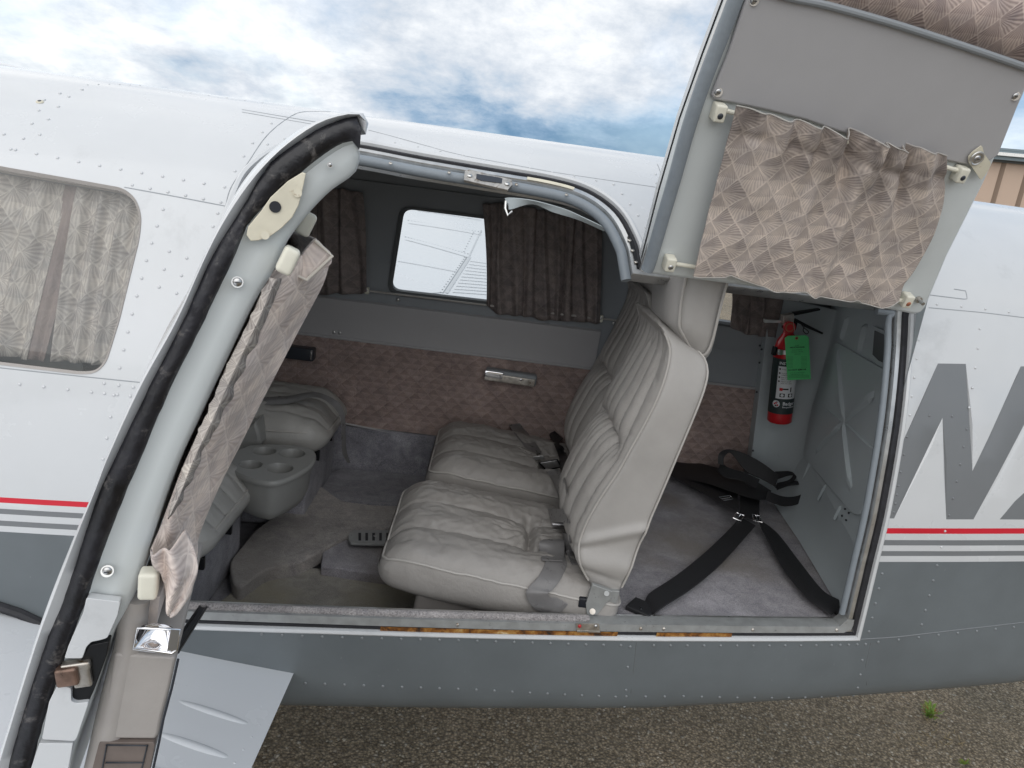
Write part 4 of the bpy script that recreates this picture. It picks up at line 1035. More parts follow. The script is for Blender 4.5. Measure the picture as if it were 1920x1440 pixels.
rod((688, 545), (1126, 598), 'thin curtain rod below the bright far window'); rod((1127, 597), (1300, 622), 'short curtain rod beyond the seat backs')
# near window curtains seen through the forward window
def ncurtain(label, topq, botq, nf, amp, seed, mat='curtain_window'):
    off = np.array([0, .05, 0]); T = [near(x, y)+off for x, y in topq]; B = [near(x, y)+off for x, y in botq]; rr = random.Random(seed); p1, p2 = rr.uniform(0, 6), rr.uniform(0, 6)
    t_ = thing('curtain', label, 'curtain', tuple(T[0]), 'fabric curtains in the forward cabin window')
    g = cloth(T, B, (0, -1, .1), lambda u, v: amp*math.sin(u*nf*6.28+p1+.6*math.sin(v*3+p2))+.3*amp*math.sin(u*nf*15+p2), mat, 90, 30, 1, seed)
    obj('cloth', g, t_, solid=.001, merge=False)
mfabric('curtain_strip', (.30, .24, .225), (.24, .19, .18), con=.2)
ncurtain('pale patterned curtain in the forward window, left half', [(-240, 275), (-100, 300), (0, 318), (104, 338)], [(-260, 655), (-100, 672), (-20, 680), (22, 686)], 5, .009, 1)
ncurtain('pale patterned curtain in the forward window, right half beside the door post', [(112, 338), (180, 350), (262, 368)], [(64, 688), (120, 692), (200, 700)], 3.5, .009, 2)
# darker inner curtain folds seen in the gap
ncurtain('plain brown curtain edge turned back in the gap between the two pale curtains', [(92, 345), (140, 352)], [(10, 682), (52, 690)], 1.2, .004, 6, 'curtain_strip')
# outside seam fitting window frame sill
# ---------------------------------------------------------------- seats
def make_seat(label, D, name='passenger_seat'):
    D = Vector(D); c0 = Vector((.1, .315, ZF))+D
    t_ = thing(name, label, 'seat', tuple(c0), 'reclined leather seats side by side')
    p_f = aY(725, 1060, .10); p_r = aY(1060, 1130, .10)
    tilt = math.atan2(p_f[2]-p_r[2], p_r[0]-p_f[0]); rt = Matrix.Rotation(tilt, 3, 'Y')
    L = .275; Wd = .215; T = .062
    cc = Vector(((-.168)+L*math.cos(tilt)-.0, .318, p_f[2]-L*math.sin(tilt)-.016))+D
    def cf(p):
        x, y, z = p; a = (x+L)/(2*L); b_ = (y+Wd)/(2*Wd); k = max(0, z/T)
        q = max(0, k)*1.0
        cr = .021*(1-(2*b_-1)**4)*(1-(2*a-1)**6)
        gr_ = 0
        bw = .0 if a > .95 else 1
        for s_, bb in ((1, .30), (1, .64)):
            d = (b_-bb-(.03*(a-.3)*(1 if bb < .5 else -1)))*2*Wd; fade = 1 if a < .62 else max(.4, 1-(a-.62)*3)
            gr_ -= .013*math.exp(-(abs(d)/.006)**1.3)*fade+.012*math.exp(-(d/.032)**2)*fade
        dx_ = (a-.56-.05*math.sin(b_*3))*2*L; gr_ -= .026*math.exp(-(dx_/.011)**2)*max(0, 1-((b_-.47)/.24)**2)**.5 if abs(b_-.47) < .24 else 0
        gr_ -= .012*math.exp(-(dx_/.05)**2)*max(0, 1-((b_-.47)/.33)**2)
        wr_ = .005*noise.noise(Vector((x*16+D.y*7, y*26, 1)))+.003*noise.noise(Vector((x*50+D.y*3, y*60, 4)))
        # gathers fan out of the tuft
        rad = math.hypot(dx_, (b_-.47)*.4); ang = math.atan2((b_-.47)*.4, dx_+1e-6); cz_ = (1-abs(math.sin(ang*6+2.5*noise.noise(Vector((ang*1.5, rad*9, D.y*3))))))**3; wr_ -= .0065*cz_*math.exp(-((rad-.06)/.05)**2)+.0028*(1-abs(math.sin(x*38+5*noise.noise(Vector((x*5, y*16, 7+D.y))))))**4*math.exp(-((a-.15)/.2)**2)
        frontdrop = -.02*max(0, (.12-a)/.12)**2*(z > 0)
        side = .012*math.sin(math.pi*min(1, max(0, (z+T)/(2*T))))
        y2 = y+math.copysign(side, y)*(abs(y) > Wd*.8)
        x2 = x-(.016*math.sin(math.pi*min(1, max(0, (z+T)/(2*T)))) if a < .15 else 0)
        # round plan corners of the front edge
        if a < .25: y2 *= 1-.10*((.25-a)/.25)**2.2
        zt = z+q*(cr+gr_+wr_)+frontdrop
        if z < 0: zt = z*(1-.25*max(0, .5-a))
        return (x2, y2, zt)
    g = G(); g.box(cc, (L, Wd, T), 'leather', rt, .030, (130, 110, 8), cf); cush = obj('cushion', g, t_, smooth=60)
    pp_ = G()
    def edge_line(zf, sh=1.0):
        pts = []
        rr_ = .028; q4 = []
        for ccx, ccy, a0 in ((L-rr_, Wd-rr_, 0), (-L+rr_, Wd-rr_, 90), (-L+rr_, -Wd+rr_, 180), (L-rr_, -Wd+rr_, 270)):
            for k in range(5): q4.append((ccx+rr_*math.cos(R(a0+k*22.5)), ccy+rr_*math.sin(R(a0+k*22.5))))
        q4 = dens(q4, .012)
        for x, y in q4:
            pts.append(cc+rt @ Vector(cf(Vector((x, y, zf)))))
        return pts
    pp_.tube(edge_line(.036), .0032, 'piping', 6, closed=True); obj('piping', pp_, cush)
    for bb in (.30, .64):
        pts = []; pp_ = G()
        for i in range(26):
            a = .045+i/25*.90; x = a*2*L-L; b2 = bb+.03*(a-.3)*(1 if bb < .5 else -1)
            pts.append(cc+rt @ (Vector(cf(Vector((x, b2*2*Wd-Wd, T)))) + Vector((0, 0, .0026))))
        pp_.tube(pts, .0028, 'piping', 6); obj('piping', pp_, cush)
    bs = G(); bs.box(cc+Vector((.02, 0, -.105)), (L*.80, Wd*.86, .045), 'vinyl_warm', rt, .012, 4); obj('base', bs, t_)
    lgb = G()
    for yy in (-.15, .15):
        lgb = G()
        lgb.tube([cc+Vector((-.12, yy, -.10)), cc+Vector((-.135, yy, -.17)), cc+Vector((-.10, yy, -.21))], .008, 'chrome' if yy < 0 else 'black_metal', 8)
        lgb.tube([cc+Vector((-.23, yy, -.213)), cc+Vector((.2, yy, -.213))], .008, 'black_metal', 8); obj('leg_frame', lgb, t_)
    # ---- backrest
    Fp = catmull([(1111, 1104), (1087, 1064), (1079, 1031), (1090, 990), (1116, 942), (1158, 877), (1199, 806), (1234, 736), (1254, 682), (1258, 648), (1246, 620)], 6)
    Rp = catmull([(1160, 1118), (1180, 1078), (1215, 998), (1243, 933), (1276, 853), (1311, 769), (1330, 722), (1334, 684), (1306, 652)], 6)
    YB = .108
    Fp = resample([aY(x, y, YB) for x, y in Fp], 40); Rp = resample([aY(x, y, YB) for x, y in Rp], 40)
    P = []; WB = .212; yc = YB+WB
    rx_, ry_ = .30, .095; CS = []
    for sx, sy, a0 in ((1, 1, 0), (-1, 1, 90), (-1, -1, 180), (1, -1, 270)):
        CS += [(sx*(1-rx_)+rx_*math.cos(R(a0+k*18)), sy*(1-ry_)+ry_*math.sin(R(a0+k*18))) for k in range(6)]
        if a0 == 0: CS += [(1-rx_-(2-2*rx_)*k/8, 1) for k in range(1, 8)]
        if a0 == 90: CS += [(-1, (1-ry_)*(1-2*k/24)) for k in range(1, 24)]
        if a0 == 180: CS += [(-1+rx_+(2-2*rx_)*k/8, -1) for k in range(1, 8)]
        if a0 == 270: CS += [(1, (1-ry_)*(-1+2*k/90)) for k in range(1, 90)]
    NB = len(CS)
    def bpt(u, cxx, cy):
        k = u*39; i = min(38, int(k)); f = Vector(Fp[i]).lerp(Vector(Fp[i+1]), k-i); r_ = Vector(Rp[i]).lerp(Vector(Rp[i+1]), k-i)
        m_ = (f+r_)/2; hv = (f-r_)/2; ww = WB*(1-.22*max(0, (u-.72)/.28)**2)
        y = yc-cy*ww; p = m_+hv*cxx; p.y = y
        if cxx > .5:
            b_ = -cy; kk_ = min(1, (cxx-.5)*2)*max(0, min(1, (1-abs(b_))/.10))**.5
            bul = .034*(1-b_*b_)*math.sin(math.pi*min(1, u*1.05))**.7
            gr_ = 0; n3 = lambda s_, q_: noise.noise(Vector((s_, q_, D.y*5+2)))
            for bb in (-.80, -.50, -.17, .17, .50, .80):
                bl = bb*(1-.22*max(0, (u-.55)/.45))+.03*n3(u*4, bb*9)
                d = abs(b_-bl); gr_ -= (.010*math.exp(-(d/.018)**1.3)+.007*math.exp(-(d/.07)**2))*min(1, (1-u)*9)
            uu = u-.50-.07*(1-b_*b_); gr_ -= (.012*math.exp(-(abs(uu)/.010)**1.3)+.012*math.exp(-(uu/.045)**2))*(1 if abs(b_) < .72 else max(0, 1-(abs(b_)-.72)/.06))
            cr = lambda v: (1-abs(math.sin(v)))**3
            wrn = .002*n3(y*14, u*9)-.0055*cr(b_*17+2.5*n3(b_*3, u*5)+1)*math.exp(-((uu+.03)/.07)**2)-.005*cr(b_*15+3*n3(b_*3, u*7))*math.exp(-((u-.90)/.09)**2)-.0035*cr(u*30+b_*3+2*n3(u*6, b_*2))*math.exp(-((abs(b_)-.9)/.12)**2)*.6
            p += hv.normalized()*(bul+gr_+wrn)*kk_
        if abs(cy) > .9 and u < .40:
            d = -.009*math.exp(-((u-.24+.05*cxx)/.022)**2)+.012*math.exp(-((u-.12)/.05)**2)-.005*math.exp(-((u-.07-.03*cxx)/.012)**2)
            p.y -= math.copysign(d, cy)
        return p+D
    for i in range(110):
        u = i/109; P.append([bpt(u, *c) for c in CS])
    ct = sum((Vector(p) for p in P[-1]), Vector())/NB; cb_ = sum((Vector(p) for p in P[0]), Vector())/NB
    P = [[Vector(p).lerp(cb_, k) for p in P[0]] for k in (1, .6, .15)]+P+[[Vector(p).lerp(ct, k)+Vector((0, 0, z_)) for p in P[-1]] for k, z_ in ((.12, .006), (.6, .012), (1, .014))]
    g = G(); g.grid(P, 'leather_smooth', closev=True)
    lm = g.mi('leather_back_lightened'); nb_ = NB
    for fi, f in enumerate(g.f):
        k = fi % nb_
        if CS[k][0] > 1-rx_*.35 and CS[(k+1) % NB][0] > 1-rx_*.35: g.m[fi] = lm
    bk = obj('backrest', g, t_, smooth=60)
    pg_ = G()
    for sg in (1, -1):
        for fr_ in (1, -1):
            pts = [bpt(.04+i/40*.94, fr_*(1-rx_*.30), sg*(1-ry_*.22)) for i in range(41)]
            c3 = yc+D.y; pts = [p+Vector((0, (p.y-c3)*.012, 0)) for p in pts]
            pg_ = G(); pg_.tube(catmull(pts[::2], 2), .0026, 'piping', 7); obj('piping', pg_, bk)
    # ---- headrest
    hc = Vector(aY(1327, 562, .125))+D+Vector((0, .125, 0)); ht = Matrix.Rotation(R(1), 3, 'Y')
    def hf(p):
        x, y, z = p; k = z/.125; x -= .012*max(0, 1-(y/.125)**2)*(x < 0); xx = x*(1+.12*k)-.012*(1-k*k)
        lowr = max(0, (-.5-k)/.5); return (xx, y*(1-.10*lowr), z+ .035*lowr*(-x/.05))
    g = G(); g.box(hc, (.057, .125, .125), 'leather_smooth', ht, .046, (6, 12, 12), hf); hr_ = obj('headrest', g, t_, smooth=60)
    pg_ = G()
    for ln in ([(.042, .11), (.043, -.04), (.034, -.098), (.004, -.119)], [(-.039, .11), (-.041, -.03), (-.034, -.085), (.004, -.119)]):
        for sg in (-1, 1):
            line = [Vector((x_, sg*(.121 if z_ > -.1 else .108), z_)) for x_, z_ in ln]
            pg_ = G(); pg_.tube([hc+ht @ Vector(hf(p)) for p in catmull(line, 6)], .003, 'piping', 6); obj('piping', pg_, hr_)
    st_ = G()
    for yy in (-.05, .05):
        st_ = G(); st_.tube([hc+Vector((0, yy, -.06)), hc+Vector((-.01, yy, -.2))], .006, 'steel', 8); obj('headrest_post', st_, t_)
    # ---- hinge bracket
    hb_ = G(); zb = lambda x, y, Y=.086: Vector(aY(940+x/5.333, 920+y/5.333, Y))+D
    q = [(912, 938), (1108, 1008), (1100, 1070), (960, 1240), (905, 1252), (855, 1235), (845, 1130)]
    hb_.slab([zb(*p) for p in q], (0, .012, 0), 'primer_metal'); hb_.slab([zb(x, y, .098) for x, y in [(1100, 1000), (1185, 1010), (1150, 1130), (1070, 1110), (1000, 1160)]], (0, .03, 0), 'primer_metal')
    hb_.tube([zb(912, 1208, .082), zb(912, 1208, .1)], .0058, 'worn_metal', 12); hb_.tube([zb(1053, 1028, .082), zb(1053, 1028, .1)], .0050, 'primer_metal', 12)
    hb_.tube([zb(x, y, .1) for x, y in ((1040, 1170), (1085, 1160), (1100, 1220), (1080, 1262), (1010, 1262))], .005, 'black_metal', 8)
    obj('recline_hinge', hb_, t_, bevel=.001)
    hb2 = G(); c2 = zb(830, 1060, .12); hb2.box(c2, (.016, .03, .012), 'glass_black', None, .003, 2); obj('pivot_block', hb2, t_)
    return t_
S1 = make_seat('grey leather seat nearest the door sill, reclined, with lap belt loose on its cushion', (0, 0, 0))
S2 = make_seat('grey leather seat by the far wall, beyond the seat at the sill', (.055, .52, .01))
# ---- belts (they hang loose on the seats)
bt = thing('lap_belt', 'grey webbing lap belt bunched at the back of the seat nearest the sill', 'seat belt', tuple(aY(1030, 1100, .2)), 'grey lap belts')
g = G(); Q = lambda a, b_, Ya, Yb=None: (aY(*a, Ya), aY(*b_, Yb if Yb is not None else Ya))
H2 = lambda a, b_, l=.006: (hit(*a, l), hit(*b_, l))
ribbon(g, [H2((1052, 1148), (1065, 1133), .004), H2((1013, 1148), (1046, 1122), .006), H2((992, 1130), (1032, 1120), .010), H2((986, 1111), (1028, 1112), .012), H2((994, 1098), (1036, 1106), .008), H2((1010, 1080), (1050, 1088)), H2((1022, 1056), (1063, 1060)), H2((1024, 1044), (1060, 1046))], 'grey_webbing', .002)
ribbon(g, [H2((1016, 1050), (1056, 1052), .012), H2((1011, 1034), (1058, 1040), .022), H2((1012, 1017), (1059, 1016), .028), H2((1022, 1012), (1062, 1013), .018), H2((1024, 1030), (1062, 1034), .004), H2((1022, 1044), (1060, 1047), .004)], 'grey_webbing', .002)
ribbon(g, [H2((1054, 998), (1068, 1003)), H2((1058, 1020), (1071, 1018)), H2((1063, 1040), (1075, 1036)), H2((1072, 1058), (1082, 1058))], 'grey_webbing', .0025)
obj('webbing', g, bt)
g = G(); yb_ = hit(1040, 985)[1]; g.slab([aY(x, y, yb_-.012) for x, y in rnd([(1033, 976), (1072, 980), (1072, 993), (1036, 990)], 2)], (0, .05, .004), 'steel')
g.slab([aY(x, y, yb_-.016) for x, y in ((1036, 983), (1078, 986), (1078, 990), (1037, 988))], (0, .01, 0), 'chrome')
g.tube([aY(1034, 992, yb_-.012), aY(1036, 1000, yb_-.018), aY(1046, 996, yb_-.018)], .004, 'chrome', 8); obj('buckle', g, bt, bevel=.002)
g = G(); ribbon(g, [H2((1027, 953), (1056, 954)), H2((1030, 966), (1062, 967), .010), H2((1035, 978), (1070, 981), .016)], 'grey_webbing', .002); obj('buckle_strap', g, bt)
bt = thing('lap_belt', 'dark lap belt with square buckle lying on the far seat cushion', 'seat belt', tuple(aY(1030, 860, .95)), 'grey lap belts')
g = G()
def qz(a, b_, Y): return (aY(*a, Y), aY(*b_, Y))
ribbon(g, [H2((954, 797), (975, 794)), H2((966, 815), (990, 812)), H2((982, 835), (1004, 830)), H2((996, 852), (1016, 848))], 'grey_webbing', .002)
ribbon(g, [H2((1040, 808), (1056, 822), .01), H2((1030, 815), (1048, 832), .02), H2((1040, 836), (1056, 838), .022), H2((1048, 858), (1062, 850), .016), H2((1050, 880), (1066, 872), .008)], 'black_webbing', .002)
ribbon(g, [H2((1024, 884), (1046, 880)), H2((1038, 905), (1060, 898)), H2((1048, 935), (1066, 930))], 'grey_webbing', .002); obj('webbing', g, bt)
g = G(); yb_ = hit(1030, 872)[1]; g.slab([aY(x, y, yb_-.015) for x, y in rnd([(1010, 867), (1046, 860), (1053, 876), (1024, 884)], 2)], (0, .03, -.012), 'black_metal'); g.slab([aY(x, y, yb_-.02) for x, y in ((1013, 868), (1044, 863), (1050, 875), (1024, 879))], (0, .01, -.004), 'steel'); g.slab([aY(x, y, yb_-.01) for x, y in ((1000, 856), (1018, 854), (1022, 860), (1003, 863))], (0, .01, -.004), 'steel'); obj('buckle', g, bt, bevel=.001)
# ---------------------------------------------------------------- forward (rear-facing) seats
def fseat(label, cx_, cy_, cz_, L, Wd, T, tilt=0.):
    t_ = thing('forward_seat', label, 'seat', (cx_, cy_, ZF), 'rear facing seats by the console')
    def cf(p):
        x, y, z = p; a = (x+L)/(2*L); b_ = (y+Wd)/(2*Wd); k = max(0, z/T)
        cr = .028*(1-(2*b_-1)**4)*(1-(2*a-1)**4); d1 = (b_-.5)
        gr_ = -sum(.007*math.exp(-(abs(b_-q_)/.016)**1.3)+.006*math.exp(-((b_-q_)/.05)**2) for q_ in (.16, .36, .56, .76))+.004*noise.noise(Vector((x*15, y*20, cy_*5)))+.003*noise.noise(Vector((x*40, y*50, cy_*5)))
        gr_ += .0025*math.sin(a*34+b_*5)*math.exp(-((b_-.12)/.12)**2)
        x2 = x+(.02*math.sin(math.pi*(z+T)/(2*T)) if a > .85 else 0)
        return (x2, y*(1-(.18*((a-.7)/.3)**2.5 if a > .7 else 0)), z+k*(cr+gr_)-.02*max(0, (a-.9)/.1)**2*k)
    rt = Matrix.Rotation(tilt, 3, 'Y'); g = G(); g.box((cx_, cy_, cz_), (L, Wd, T), 'leather_front', rt, .05, (60, 90, 6), cf); cu_ = obj('cushion', g, t_, smooth=60)
    g = G()
    pts = [Vector((cx_, cy_, cz_))+rt @ Vector(cf(Vector((math.copysign(abs(math.cos(a))**.32, math.cos(a))*L*.995, math.copysign(abs(math.sin(a))**.32, math.sin(a))*Wd*.998, T*.45)))) for a in [i/60*2*math.pi for i in range(60)]]
    g.tube(pts, .003, 'piping', 6, closed=True); obj('piping', g, cu_)
    g = G(); g.box((cx_-.03, cy_, (cz_-T+ZF)/2), (L, Wd*.97, (cz_-T-ZF)/2+.004), 'carpet_blue', None, .01, 4); obj('base', g, t_)
    g = G(); g.box((cx_-L-.03, cy_, cz_+.30), (.06, Wd, .28), 'leather_front', Matrix.Rotation(R(-8), 3, 'Y'), .04, 8); obj('backrest', g, t_)
    for yy in (-Wd*.6, Wd*.3): g = G(); g.box((cx_+L-.02, cy_+yy, cz_-T-.012), (.01, .006, .016), 'black_metal', None, .002, 2); obj('catch', g, t_)
fseat('grey leather rear facing seat beyond the cup holder console', -.69, .87, .905, .235, .20, .055)
fseat('grey leather rear facing seat nearest the open passenger door', -.81, .27, .855, .235, .20, .06)
bt = thing('lap_belt', 'grey lap belt trailing over the rear facing seat beyond the console to the carpet', 'seat belt', tuple(aY(640, 780, .8)), 'grey lap belts')
g = G(); ribbon(g, [Q((480, 760), (480, 745), .75, .80), Q((540, 757), (540, 742), .75, .80), Q((590, 745), (590, 735), .77, .8), Q((622, 760), (632, 752), .76, .78), Q((638, 785), (646, 778), .76, .78), Q((640, 820), (648, 816), .76, .78), Q((642, 850), (650, 846), .78, .80), Q((652, 868), (657, 868), .80, .82)], 'grey_webbing', .002); obj('webbing', g, bt)
# ---------------------------------------------------------------- console with cup holders
cn = thing('cup_holder_console', 'grey moulded console with four round cup wells between the rear facing seats', 'console', (-.6, .55, ZF))
tz = .915; zt = lambda x, y: aZ(x/2.743, 480+y/2.743, tz)
out = [zt(*p)[:2] for p in [(1195, 1080), (1200, 1020), (1290, 975), (1430, 970), (1570, 985), (1615, 1010), (1605, 1060), (1540, 1110), (1430, 1155), (1330, 1150), (1230, 1115)]]
out = [tuple(p[:2]) for p in catmull(out, 5, True)]
cups = []
for cxp, cyp, rx_ in [(1360, 1002, 62), (1503, 1014, 68), (1290, 1072, 62), (1438, 1090, 72)]:
    c_ = zt(cxp, cyp); e = zt(cxp+rx_, cyp); r_ = np.linalg.norm(e-c_); cups.append((c_[0], c_[1], r_))
bx_ = [p[0] for p in out]; by_ = [p[1] for p in out]
holes = [[(cx_+r_*math.cos(a), cy_+r_*math.sin(a)) for a in [k*math.pi/16 for k in range(32)]] for cx_, cy_, r_ in cups]
g = skin(min(bx_)-.01, max(bx_)+.01, min(by_)-.01, max(by_)+.01, holes, [(out, 'console_grey')], lambda x, y: (x, y, tz), 'xx', dx=.03, ds=.03)
k = g.mats.index('xx'); keep = [i for i, m_ in enumerate(g.m) if m_ != k]; g.f = [g.f[i] for i in keep]; g.m = [0]*len(keep); g.mats = ['console_grey']
used = sorted({a for f in g.f for a in f}); mp_ = {a: i for i, a in enumerate(used)}; g.v = [g.v[a] for a in used]; g.f = [[mp_[a] for a in f] for f in g.f]
def lvl(d, z): return [(x, y, z) for x, y in insetp(out, d)]
g.grid([[(x, y, tz) for x, y in out], lvl(-.004, tz-.003), lvl(-.005, tz-.010), lvl(-.002, tz-.016), lvl(.004, tz-.017), lvl(.010, tz-.09), lvl(.020, tz-.115), lvl(.035, tz-.125)], 'console_grey', closev=True)
g.add(lvl(.035, tz-.125), [list(range(len(out)))[::-1]], 'console_grey')
obj('body', g, cn, smooth=50)
for cx_, cy_, r_ in cups:
    g = G(); P = [[(cx_+rr_*math.cos(k*math.pi/16), cy_+rr_*math.sin(k*math.pi/16), z) for k in range(32)] for rr_, z in ((r_, tz), (r_-.002, tz-.003), (r_*.86, tz-.055), (r_*.7, tz-.06), (.001, tz-.06))]
    g.grid(P, 'console_grey', closev=True); obj('cup_well', g, cn)
g = G(); q = [aY(x, y, .62) for x, y in [(468, 800), (478, 790), (486, 812), (490, 836), (440, 850), (380, 850), (380, 740)]]
g.slab(q, (0, .10, 0), 'console_grey'); obj('riser', g, cn, bevel=.01)
g = G(); g.box((-.82, .56, .78), (.17, .07, .12), 'console_grey', None, .02, 4); obj('pedestal', g, cn)
# ---------------------------------------------------------------- fire extinguisher
eb, et = Vector(aY(1461, 790, .955)), Vector(aY(1475, 655, .955)); ax_ = (et-eb).normalized(); er = .0395
FE = thing('fire_extinguisher', 'red fire extinguisher with dark label and green tag, strapped upright on the rear liner', 'fire extinguisher', tuple(eb))
HL = (et-eb).length
prof_ = [(.001, .004), (.02, .002), (er*.9, .0), (er, .004), (er, .022), (er, HL*.96), (er*.97, HL*1.04), (er*.8, HL*1.13), (er*.5, HL*1.20), (er*.42, HL*1.22), (er*.42, HL*1.30), (.001, HL*1.30)]
g = G(); g.lathe(eb, ax_, prof_, 'cyl_red', 40); obj('cylinder', g, FE, smooth=50)
# label band
L0_ = HL*.145; L1_ = HL*.90
e1 = ax_.cross(Vector((1, 0, 0))).normalized()
vd = Vector(CAM)-eb; vd = (vd-ax_*vd.dot(ax_)).normalized(); sdv = ax_.cross(vd).normalized()   # viewer-facing side carries the label
FD = Vector((0, -1, 0)); FD = (FD-ax_*FD.dot(ax_)).normalized(); SD = FD.cross(ax_).normalized()
if SD.x < 0: SD = -SD
ROT = R(-3)
def cyl(s_, h, r_): a = s_/er+ROT; return eb+ax_*h+(FD*math.cos(a)+SD*math.sin(a))*r_
def cylpatch(g, s0_, s1_, h0, h1, r_, mat, n=24): g.grid([[cyl(s0_+(s1_-s0_)*i/n, h, r_) for h in (h0, h1)] for i in range(n+1)], mat)
g = G(); cylpatch(g, -.12, .12, L0_, L1_, er+.0005, 'label_dark', 60)
cylpatch(g, -.032, .040, HL*.36, HL*.80, er+.0009, 'label_white'); lbl = g
def wraptext(g, txt, s0_, h0, size, mat, r_=er+.0013, bold=0.):
    c_ = bpy.data.curves.new('t', 'FONT'); c_.body = txt; c_.size = size; c_.offset = bold; c_.resolution_u = 2; o = bpy.data.objects.new('t', c_); sc.collection.objects.link(o)
    dg = bpy.context.evaluated_depsgraph_get(); me = bpy.data.meshes.new_from_object(o.evaluated_get(dg)); V = [cyl(s0_+v.co.x, h0+v.co.y, r_) for v in me.vertices]
    g.add(V, [list(p.vertices) for p in me.polygons], mat); bpy.data.objects.remove(o); bpy.data.meshes.remove(me)
wraptext(g, 'INSTRUCTIONS', -.030, HL*.825, .0125, 'label_white', bold=.0003)
for i, (a, b_) in enumerate([('PULL PIN', ''), ('HOLD UNIT', 'UPRIGHT'), ('AIM AT BASE OF', 'FIRE, STAND BACK'), ('PRESS LEVER', 'SIDE TO SIDE')]):
    h = HL*(.755-.055*i); g.add([cyl(-.026+.003*math.cos(k*.785), h+.002+.003*math.sin(k*.785), er+.0013) for k in range(8)], [list(range(8))], 'label_black')
    wraptext(g, a, -.020, h, .0058, 'label_black'); wraptext(g, b_, -.020, h-.0062, .0058, 'label_black')
cylpatch(g, -.022, -.012, HL*.47, HL*.51, er+.0012, 'cyl_red', 4); cylpatch(g, -.012, .006, HL*.485, HL*.505, er+.0012, 'label_black', 4); cylpatch(g, .012, .016, HL*.455, HL*.52, er+.0012, 'label_black', 3)
for s_ in (-.020, .006): cylpatch(g, s_, s_+.016, HL*.385, HL*.435, er+.0013, 'label_black', 6); g.add([cyl(s_+.008+.005*math.cos(k*.785), HL*.41+.005*math.sin(k*.785), er+.0017) for k in range(8)], [list(range(8))], 'label_white')
g.add([cyl(-.028+.012*math.cos(k*.4189), HL*.285+.012*math.sin(k*.4189), er+.0013) for k in range(15)], [list(range(15))], 'label_white')
for k in range(3): g.add([cyl(-.033+.005*k+.003*math.cos(j*.785), HL*.285+.004*math.sin(k*2.2)+.003*math.sin(j*.785), er+.0017) for j in range(8)], [list(range(8))], 'cyl_red')
wraptext(g, 'Badger', -.008, HL*.275, .0155, 'label_white', bold=.0004); wraptext(g, 'fire protection', -.008, HL*.238, .0078, 'label_white', bold=.0002)
for f in range(len(g.f)): pass
obj('label', g, FE, merge=False)
g = G(); hp_ = HL*.99; g.lathe(eb, ax_, [(er+.001, hp_-.007), (er+.003, hp_-.007), (er+.003, hp_+.007), (er+.001, hp_+.007)], 'aluminium', 32)
c_ = cyl(-.03, hp_, er+.006); g.box(c_, (.008, .004, .009), 'steel', None, .001, 2); g.box(cyl(-.05, hp_, er+.006), (.006, .008, .014), 'black_metal', None, .001, 2); obj('strap', g, FE)
nk = eb+ax_*HL*1.30
g = G(); g.box(nk+Vector((0, 0, .008)), (.020, .014, .016), 'black_metal', None, .004, 3)
g.slab([aY(x, y, .93) for x, y in ((1469, 592), (1489, 588), (1489, 603), (1470, 612))], (0, .03, 0), 'worn_metal'); obj('valve', g, FE, bevel=.001)
g = G(); g.slab([aY(x, y, .935) for x, y in ((1434, 599), (1470, 602), (1470, 606), (1434, 605))], (0, .014, 0), 'aluminium'); g.slab([aY(x, y, .93) for x, y in ((1488, 586), (1538, 579), (1538, 582), (1489, 592))], (0, .018, 0), 'black_metal')
g.slab([aY(x, y, .93) for x, y in ((1494, 598), (1520, 612), (1544, 624), (1542, 627), (1515, 616), (1492, 603))], (0, .018, 0), 'black_metal'); obj('handle', g, FE)
g = G(); gc = Vector(aY(1481, 614, .905)); g.tube([gc+Vector((0, .012, 0)), gc], .0185, 'cyl_red', 24); g.tube([gc, gc+Vector((0, -.001, 0))], .015, 'tag_hole', 24); g.tube([gc+Vector((0, -.001, 0)), gc+Vector((0, -.0016, 0))], .0105, 'cyl_red', 20); obj('gauge', g, FE)
g = G(); g.tube(catmull([aY(x, y, .91) for x, y in ((1490, 600), (1500, 606), (1508, 615), (1516, 622), (1512, 626), (1506, 620), (1508, 612))], 5), .0014, 'black_metal', 6); g.tube([aY(1487, 600, .905), aY(1493, 640, .9)], .0008, 'steel', 5); obj('pin_ring', g, FE)
# green inspection tag
TG = thing('inspection_tag', 'green paper inspection tag hanging from the fire extinguisher valve', 'tag', tuple(aY(1493, 632, .895)))
tq = lambda x, y, Y=.895: aY(1380+x/5.333, 540+y/5.333, Y)
g = G(); g.slab([tq(*p) for p in [(520, 478), (700, 472), (728, 495), (748, 912), (515, 922), (488, 500)]], (0, .0008, 0), 'tag_green'); obj('card', g, TG)
g = G(); c_ = Vector(tq(606, 502)); g.tube([c_+Vector((0, .0005, 0)), c_+Vector((0, -.0006, 0))], .0052, 'tag_hole', 16); g.tube([c_+Vector((0, -.0005, 0)), c_+Vector((0, -.001, 0))], .0022, 'label_black', 12); obj('eyelet', g, TG)
def flattext(g, txt, p, ex, ey, size, mat, bold=0., align='CENTER'):
    c_ = bpy.data.curves.new('t', 'FONT'); c_.body = txt; c_.size = size; c_.offset = bold; c_.align_x = align; c_.resolution_u = 1; o = bpy.data.objects.new('t', c_); sc.collection.objects.link(o)
    dg = bpy.context.evaluated_depsgraph_get(); me = bpy.data.meshes.new_from_object(o.evaluated_get(dg)); V = [Vector(p)+ex*v.co.x+ey*v.co.y for v in me.vertices]
    g.add(V, [list(q_.vertices) for q_ in me.polygons], mat); bpy.data.objects.remove(o); bpy.data.meshes.remove(me)
ex = (Vector(tq(740, 700))-Vector(tq(505, 710))).normalized(); ey = (Vector(tq(605, 500))-Vector(tq(630, 900))).normalized(); nv_ = Vector((0, -.0008, 0))
g = G()
